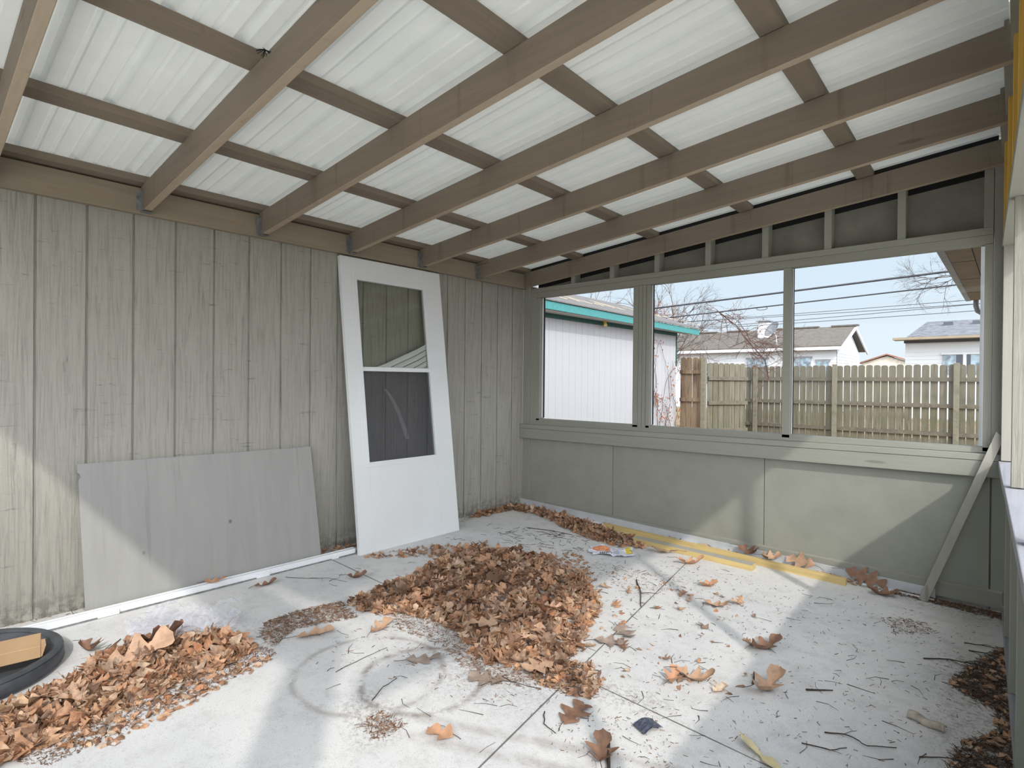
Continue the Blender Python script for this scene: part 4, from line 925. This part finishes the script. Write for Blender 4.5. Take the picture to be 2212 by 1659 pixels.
# ------------------------------------------------------------------ fences
m = N('weathered_fence_wood'); p = m.pos(); g = m.noise(m.map(p, (16, 16, 1.2)), 1.6, 6, .65, .5); r2_ = m.n('NewGeometry').outputs['Random Per Island']
c = m.ramp(g, [(.3, lin('554e42')), (.6, lin('767060'))]); c = m.mix(m.math('MULTIPLY', r2_, .4), c, lin('5f594b'))
s = m.n('SeparateXYZ'); m.l(p, s.inputs[0])
c = m.mix(m.math('MULTIPLY', m.step(m.noise(p, 2.5, 4), .5, .7), m.math('MULTIPLY', m.step(s.outputs[2], 1.2, .2), .45)), c, lin('5b5c36'))
MAT['fence'] = m.done(m.bsdf(c, .9, g, .4, .005))
m = N('brown_stained_fence_wood'); p = m.pos(); g = m.noise(m.map(p, (14, 14, 1)), 1.6, 6, .65, .5)
c = m.ramp(g, [(.3, lin('665342')), (.6, lin('8a7660'))]); c = m.mix(m.math('MULTIPLY', m.step(m.noise(m.map(p, (5, 5, .9)), 1.0, 4), .5, .62), .7), c, lin('3f2c22')); MAT['fence2'] = m.done(m.bsdf(c, .9, g, .4, .005))
MAT['fencerail'] = plain('weathered_rail', '6d6557', .9, var=.15, sc=12); MAT['fencepost'] = plain('weathered_post', '7f7868', .9, var=.12, sc=14)
fe = thing('picket_fence', (.3, 11.4, -.15), 'long weathered grey dog-eared wooden fence across the yard', 'fence')
def pickets(x0_, x1_, y_, z0_, ztop, w_=.135, gap=.012, f=None, mat='fence', parent=None, jit=.012):
    q = MB(); x = x0_
    while x + w_ < x1_ + .02:
        zt_ = ztop + r_.uniform(-jit, jit); e_ = .035; g_ = r_.uniform(.5, 1.3) * gap
        a, b = x, x + w_
        q.prism([(a, z0_), (b, z0_), (b, zt_ - e_), (b - e_ * .5, zt_ - e_ * .25), (b - e_ * 1.1, zt_), (a + e_ * 1.1, zt_), (a + e_ * .5, zt_ - e_ * .25), (a, zt_ - e_)], 'y', y_, y_ + .018, f)
        x += w_ + g_
    return q.build('slat_panel', mat, parent)
bays = ((-2.19, -1.62, 1.62), (-1.60, .24, 1.63), (.27, 2.56, 1.63), (2.60, 3.6, 1.62), (3.6, 6.0, 1.62))
for a, b, zt_ in bays:
    pickets(a, b, 11.40, -.12, zt_, parent=fe, gap=.022 if a > -1 else .014)
    for z in ((1.30), (.72), (.10)):
        q = MB(); q.box((a, 11.355, z - .045), (b, 11.395, z + .045)); q.build('rail', 'fencerail', fe)
for x in (-1.62, .25, 2.58, 5.0):
    q = MB(); q.box((x - .05, 11.27, -.2), (x + .05, 11.36, 1.66)); q.build('fence_post', 'fencepost', fe, .005)
f2 = thing('short_fence', (-2.0, 7.9, -.15), 'short brown-stained wooden fence section between the shed and the dark tree trunk', 'fence')
pickets(-2.12, -1.55, 7.9, -.1, 1.74, parent=f2, mat='fence2', w_=.13)
for z in (1.42, .80, .16):
    q = MB(); q.box((-2.12, 7.86, z - .04), (-1.55, 7.9, z + .04)); q.build('rail', 'fence2', f2)
q = MB(); q.box((-1.60, 7.78, -.2), (-1.50, 7.88, 1.74)); q.build('fence_post', 'fencepost', f2, .005)
fm = Matrix.Translation((-1.50, 7.93, 0)) @ Matrix.Rotation(math.radians(58), 4, 'Z')
pickets(0, 1.02, 0, -.1, 1.62, f=fm, parent=f2, w_=.13)
for z in (1.28, .74, .14):
    q = MB(); q.box((0, -.04, z - .04), (1.02, 0, z + .04), fm); q.build('rail', 'fencerail', f2)
t = thing('tree_stump', (-1.9, 10.4, -.15), 'dark broken tree trunk in the gap between the two fences', 'tree trunk')
MAT['darkbark'] = plain('dark_bark', '3c332d', .95, var=.3, sc=14, bstr=.6)
P = [(-1.86, 10.4, -.2), (-1.87, 10.4, .4), (-1.84, 10.4, .9), (-1.88, 10.42, 1.35)]; q = MB(); q.tube(P, .13, 10, .09); q.build('trunk', 'darkbark', t)
q = MB(); q.tube([(-1.42, 10.2, -.15), (-1.72, 10.2, .55), (-1.78, 10.25, .8)], .035, 6, .03); o = q.build('leaning_branch', 'fencepost'); tag(o, 'pale broken branch leaning on the dark tree trunk', 'branch')

# ------------------------------------------------------------------ houses beyond
MAT['vinyl'] = plain('white_vinyl', 'd2d4d8', .6, var=.02, sc=5); MAT['beige'] = plain('beige_soffit', '9a8b76', .8, var=.08, sc=5)
MAT['gutter'] = plain('grey_gutter', '8f8f92', .4, .2); MAT['hglass'] = plain('curtained_window', '9fb3c0', .2, 0, .6, .35, 5); MAT['hdark'] = plain('dark_window', '3e4450', .15, 0, .6)
def lap(q, axis, c0, a, b, z0, z1, dirn):
    """lap siding courses on a wall plane"""
    z = z0
    while z < z1:
        zz = min(z + .14, z1)
        if axis == 'y': q.add([(a, c0 + dirn * .015, z), (b, c0 + dirn * .015, z), (b, c0, zz), (a, c0, zz), (a, c0, z), (b, c0, z)], [(0, 1, 2, 3), (4, 5, 1, 0)])
        else: q.add([(c0 + dirn * .015, a, z), (c0 + dirn * .015, b, z), (c0, b, zz), (c0, a, zz), (c0, a, z), (c0, b, z)], [(0, 3, 2, 1), (4, 0, 1, 5)])
        z = zz
h = thing('gabled_house', (-6, 27, -.15), 'white sided house with long brown-grey gable roof behind the fence', 'house')
q = MB(); q.box((-13, 24.3, -.15), (-2.46, 29.2, 2.75)); lap(q, 'y', 24.29, -13, -2.46, -.1, 2.7, -1); lap(q, 'x', -2.45, 24.3, 29.2, -.1, 2.7, 1)
q.prism([(24.3, 2.7), (29.2, 2.7), (26.75, 3.85)], 'x', -2.7, -2.452)
q.build('wall', 'vinyl', h)
q = MB(); q.hexa([(-13.5, 23.9, 2.83), (-2.2, 23.9, 2.83), (-2.2, 26.75, 3.92), (-13.5, 26.75, 3.92), (-13.5, 23.9, 2.9), (-2.2, 23.9, 2.9), (-2.2, 26.75, 3.98), (-13.5, 26.75, 3.98)])
q.hexa([(-13.5, 26.75, 3.92), (-2.2, 26.75, 3.92), (-2.2, 29.6, 2.83), (-13.5, 29.6, 2.83), (-13.5, 26.75, 3.98), (-2.2, 26.75, 3.98), (-2.2, 29.6, 2.9), (-13.5, 29.6, 2.9)]); q.build('roof', 'shingle3', h)
for x in (-10, -8.3, -6.6, -4.9, -3.2):
    q = MB(); q.box((x, 26.6, 3.96), (x + 1.15, 26.9, 4.03)); q.build('ridge_vent', 'shingle3', h)
q = MB(); q.box((-13.5, 23.86, 2.70), (-2.2, 23.92, 2.84)); q.hexa([(-2.2, 23.9, 2.70), (-2.14, 23.9, 2.70), (-2.14, 26.75, 3.80), (-2.2, 26.75, 3.80), (-2.2, 23.9, 2.84), (-2.14, 23.9, 2.84), (-2.14, 26.75, 3.94), (-2.2, 26.75, 3.94)])
q.hexa([(-2.2, 26.75, 3.80), (-2.14, 26.75, 3.80), (-2.14, 29.6, 2.70), (-2.2, 29.6, 2.70), (-2.2, 26.75, 3.94), (-2.14, 26.75, 3.94), (-2.14, 29.6, 2.84), (-2.2, 29.6, 2.84)]); q.build('fascia', 'vinyl', h)
for a, b, zt_ in ((-8.6, -7.9, 2.1), (-6.35, -5.4, 2.35), (-4.6, -3.5, 2.35), (-3.25, -2.75, 2.2)):
    q = MB(); q.box((a, 24.2, 1.2), (b, 24.25, zt_)); fo = q.build('window', 'hglass', h); q = MB(); q.box((a - .06, 24.22, zt_), (b + .06, 24.27, zt_ + .09)); q.box(((a + b) / 2 - .03, 24.19, 1.2), ((a + b) / 2 + .03, 24.22, zt_)); q.build('window_frame', 'gutter', fo)
t = thing('chimney', (-5.6, 25.6, 3.4), 'white chimney with flat metal cap on the brown-grey roof', 'chimney')
q = MB(); q.box((-6.25, 25.4, 3.3), (-5.75, 25.9, 4.28)); q.build('stack', 'vinyl', t); q = MB(); q.box((-6.32, 25.3, 4.30), (-5.68, 26.0, 4.36)); q.lathe([(0, 0), (.1, 0), (.1, .16), (0, .16)], (-6.0, 25.65, 4.36), 12); q.build('metal_cap', 'gutter', t)
t = thing('satellite_dish', (-4.9, 24.6, 3.1), 'grey satellite dish on a short mast on the roof behind the fence', 'satellite dish')
dm = Matrix.Translation((-5.05, 23.9, 3.72)) @ Matrix.Rotation(math.radians(-35), 4, 'Z') @ Matrix.Rotation(math.radians(58), 4, 'X')
q = MB(); q.lathe([(0, 0), (.15, .012), (.30, .05), (.40, .10), (.41, .10), (.30, .035), (0, -.015)], (0, 0, 0), 28, dm); q.build('dish', 'gutter', t, smooth=True)
q = MB(); q.tube([(-5.0, 24.3, 3.0), (-5.0, 24.2, 3.4), (-5.05, 24.0, 3.6)], .035, 8); q.build('mast', 'vinyl', t); q = MB(); q.tube([(-5.0, 24.1, 3.5), (-5.28, 23.5, 3.75)], .02, 6); q.build('arm', 'gutter', t)
h = thing('flat_eave_house', (2.5, 24, -.15), 'white sided house with light grey shingle roof and sliding windows behind the fence at right', 'house')
q = MB(); q.box((.32, 22.35, -.15), (8, 28, 2.86)); lap(q, 'y', 22.34, .32, 8, -.1, 2.84, -1); q.build('wall', 'vinyl', h)
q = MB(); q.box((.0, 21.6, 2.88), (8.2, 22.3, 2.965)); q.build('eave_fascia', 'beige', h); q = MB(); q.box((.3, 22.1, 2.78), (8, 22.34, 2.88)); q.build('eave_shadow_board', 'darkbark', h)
q = MB(); q.hexa([(.40, 22.0, 2.97), (8.2, 22.0, 2.97), (8.2, 25.2, 3.80), (.72, 25.2, 3.80), (.40, 22.0, 3.01), (8.2, 22.0, 3.01), (8.2, 25.2, 3.84), (.72, 25.2, 3.84)]); q.build('roof', 'shingle2', h)
for x in (1.35, 2.25):
    q = MB(); q.box((x, 24.1, 3.52), (x + .30, 24.4, 3.70)); q.build('roof_vent', 'hdark', h)
for a, b, mt in ((1.50, 1.88, 'hglass'), (1.88, 2.08, 'hdark'), (2.18, 2.30, 'hdark'), (2.30, 3.2, 'hglass')):
    q = MB(); q.box((a, 22.26, 1.6), (b, 22.31, 2.30)); q.build('window', mt, h)
q = MB(); q.box((1.44, 22.24, 2.31), (3.3, 22.32, 2.37)); q.box((2.08, 22.24, 1.6), (2.18, 22.32, 2.31)); q.build('window_frame', 'vinyl', h)
h = thing('small_gabled_garage', (-1.7, 34, -.15), 'tiny distant brown-roofed gable between the two white houses', 'garage')
MAT['brownroof'] = plain('brown_roof', '9a6f5a', .9); MAT['cream'] = plain('cream_wall', 'e6dccb', .8)
q = MB(); q.box((-3.2, 34, -.15), (-1.0, 37, 2.4)); q.prism([(-3.2, 2.4), (-.9, 2.4), (-1.95, 2.80)], 'y', 34, 37); q.build('wall', 'cream', h)
q = MB(); q.hexa([(-3.3, 33.8, 2.38), (-1.95, 33.8, 2.86), (-1.95, 37, 2.86), (-3.3, 37, 2.38), (-3.3, 33.8, 2.45), (-1.95, 33.8, 2.93), (-1.95, 37, 2.93), (-3.3, 37, 2.45)])
q.hexa([(-1.95, 33.8, 2.86), (-.8, 33.8, 2.42), (-.8, 37, 2.42), (-1.95, 37, 2.86), (-1.95, 33.8, 2.93), (-.8, 33.8, 2.49), (-.8, 37, 2.49), (-1.95, 37, 2.93)]); q.build('roof', 'brownroof', h)

# house wing right outside the window
h = thing('house_wing', (3.6, 4, -.1), 'own house wall corner, beige soffit and gutter seen at the right edge of the window', 'house')
q = MB(); q.box((3.372, .25, -.14), (3.46, .34, 2.62)); q.build('corner_board', 'vinyl', h)
q = MB(); q.box((3.38, .34, -.14), (3.60, 7.15, 2.52)); q.build('wall', 'vinyl', h)
q = MB(); q.box((3.00, .5, 2.505), (3.60, 7.2, 2.53)); q.build('soffit', 'beige', h)
for y in (2.4, 3.6, 4.9, 6.2):
    q = MB(); q.box((3.005, y, 2.5035), (3.20, y + .012, 2.5048)); q.build('soffit_seam', 'darkbark', h)
q = MB(); q.box((3.20, .5, 2.5035), (3.207, 7.2, 2.5048)); q.build('soffit_seam', 'darkbark', h)
q = MB(); q.box((2.93, .5, 2.50), (3.0, 7.25, 2.60)); q.build('gutter', 'gutter', h, .01)
q = MB(); q.tube([(3.06, 7.24, 2.52), (3.06, 7.24, 2.42), (3.08, 7.24, 2.34), (3.16, 7.24, 2.28), (3.25, 7.22, 2.24), (3.27, 7.2, 2.1), (3.27, 7.2, -.1)], .036, 8); q.build('downspout', 'gutter', h)
q = MB(); q.hexa([(2.93, .4, 2.60), (4.5, .4, 3.1), (4.5, 7.3, 3.1), (2.93, 7.3, 2.60), (2.93, .4, 2.63), (4.5, .4, 3.13), (4.5, 7.3, 3.13), (2.93, 7.3, 2.63)]); q.build('roof', 'shingle', h)

# ------------------------------------------------------------------ cables
def cable(a, b, r, sag, label, extra=None):
    a, b = Vector(a), Vector(b); P = []
    for i in range(25):
        t_ = i / 24; v = a.lerp(b, t_); v.z -= sag * 4 * t_ * (1 - t_); P.append(v)
    q = MB(); q.tube(P, r, 5); o = q.build('overhead_cable', 'cab'); tag(o, label, 'cable', 'overhead cables')
MAT['cab'] = plain('dark_cable', '4a4a4e', .7)
cable((-12, 9.0, 2.80), (8, 9.0, 3.48), .022, .02, 'thick dark overhead cable, uppermost of all')
cable((-12, 9.0, 2.50), (8, 9.0, 3.23), .015, .02, 'dark overhead cable, second from the top')
cable((-14, 14.0, 3.28), (9, 14.0, 3.44), .008, .10, 'thin overhead wire running just under the dark cables')
cable((-14, 14.0, 3.42), (9, 14.0, 3.26), .008, .12, 'thin overhead wire crossing the other thin wires')
cable((-14, 14.0, 3.08), (9, 14.0, 3.52), .008, .25, 'thin overhead wire, third of the thin ones')
cable((-14, 14.0, 3.05), (9, 14.0, 3.16), .008, .12, 'thin overhead wire, lowest of all')
q = MB(); q.tube([(-.72 + .12 * math.cos(a), 9.0, 2.86 + .035 * math.sin(a)) for a in [i * 6.283 / 16 for i in range(17)]], .006, 4); o = q.build('wire_loop', 'cab'); tag(o, 'small loop of wire on the second overhead cable', 'wire')

# ------------------------------------------------------------------ bare trees and tangle
def tree(q, p0, d0, L, r, depth, rr, spread=.55, kids=(2, 3)):
    P = wander(p0, d0, 5, L / 5, .14, rr); q.tube(P, r, 5 if depth > 1 else 4, r * .6, False)
    if depth == 0: return
    for i in range(rr.randint(*kids)):
        k_ = rr.choice((2, 3, 4, 5)); dd = (P[k_] - P[k_ - 1]).normalized() + Vector((rr.gauss(0, spread), rr.gauss(0, spread), rr.gauss(0, spread) + .1)); tree(q, P[k_], dd, L * rr.uniform(.55, .8), r * .55, depth - 1, rr, spread, kids)
MAT['branch'] = plain('grey_branch', '5a4f4a', .9, var=.15, sc=20)
rr = random.Random(12)
for i, (p0, d0, L, dep, lab, r0) in enumerate((((-9.2, 16, -.1), (0.05, 0, 1), 3.2, 5, 'bare grey tree behind the shed roof, seen in the left window', .09), ((-6.2, 15, .5), (.1, 0, 1), 2.2, 5, 'bare slender tree behind the shed by the first mullion', .05))):
    q = MB(); tree(q, p0, d0, L, r0, dep, rr, .5, (3, 4)); o = q.build('bare_tree', 'branch'); tag(o, lab, 'tree', 'bare trees')
MAT['rusttree'] = plain('rust_twigs', '8f644c', .9, var=.2, sc=20)
q = MB()
for i in range(14): tree(q, (-10.6 + rr.random() * 1.8, 14.5 + rr.random(), 2.8), (rr.gauss(0, .4), 0, 1), .9, .02, 3, rr, .5, (3, 4))
o = q.build('rust_shrub', 'rusttree'); tag(o, 'rust-coloured leafless shrub rising over the shed roof', 'shrub')
# trunk of tangle coming down from the cable
t = thing('vine_tangle', (-1.2, 10.0, -.1), 'reddish bare vine tangle hanging from the cables down over the fence', 'vine')
q = MB(); main = [(-2.15, 10, 3.02), (-1.95, 10, 2.85), (-1.66, 10, 2.62), (-1.43, 10, 2.29), (-1.22, 10.05, 2.02), (-1.0, 10.1, 1.75), (-.9, 10.1, 1.3)]
q.tube(main, .010, 6, .016); q.tube([(-1.95, 10.05, 2.95), (-1.6, 10.05, 2.7), (-1.3, 10.05, 2.2), (-.75, 10.05, 1.75)], .007, 5); q.build('stem', 'vine', t)
q = MB()
for i in range(46):
    k_ = rr.randint(0, 5); a = Vector(main[k_]).lerp(Vector(main[k_ + 1]), rr.random()); tree(q, a, (rr.gauss(0, 1), rr.gauss(0, .4), rr.gauss(-.1, .7)), rr.uniform(.3, .6), .007, 2, rr, .7)
for i in range(40):
    a = Vector((rr.uniform(-1.5, -.5), 10.1, rr.uniform(1.9, 2.35))); tree(q, a, (1, 0, -.6 + rr.gauss(0, .4)), rr.uniform(.25, .5), .006, 2, rr, .7)
q.build('twigs', 'vinered', t)
t = thing('corner_tangle', (-3.2, 9.6, .5), 'leafless bramble tangle between the shed roof corner and the cables', 'vine')
q = MB()
for i in range(70):
    a = Vector((rr.uniform(-4.6, -2.6), 9.7 + rr.random() * .6, rr.uniform(2.0, 2.9))); tree(q, a, (rr.gauss(.3, 1), rr.gauss(0, .4), rr.gauss(.1, .7)), rr.uniform(.3, .6), .007, 2, rr, .7)
for i in range(26):
    a = Vector((rr.uniform(-3.4, -2.3), 9.9, rr.uniform(1.4, 2.2))); tree(q, a, (rr.gauss(0, .5), 0, -1), rr.uniform(.3, .6), .006, 2, rr, .6)
q.build('twigs', 'vinered', t)
q = MB()
for i in range(60):
    a = Vector((rr.uniform(-5.2, -3.4), 9.8 + rr.random() * .5, rr.uniform(2.7, 3.25) )); tree(q, a, (rr.gauss(.3, 1), rr.gauss(0, .4), rr.gauss(.2, .6)), rr.uniform(.25, .45), .006, 2, rr, .8)
q.build('upper_twigs', 'rusttree', t)
t = thing('overhanging_branch', (3.4, 9.2, 3.2), 'bare drooping tree branch beside the soffit at the upper right', 'branch')
q = MB()
for dx, dz in ((-.9, .18), (-.8, .02), (-.7, -.1)): tree(q, (2.9, 9.2, 3.25), (dx, 0, dz), .6, .009, 4, rr, .4, (3, 4))
q.build('twigs', 'branch', t)
q = MB(); q.tube([(6.5, 10.5, -.1), (5.4, 10.2, 2.2), (4.2, 9.6, 3.2), (2.9, 9.2, 3.25)], .07, 7, .014); q.build('limb', 'branch', t)

for o in ORG:
    if '_o' in o: del o['_o']
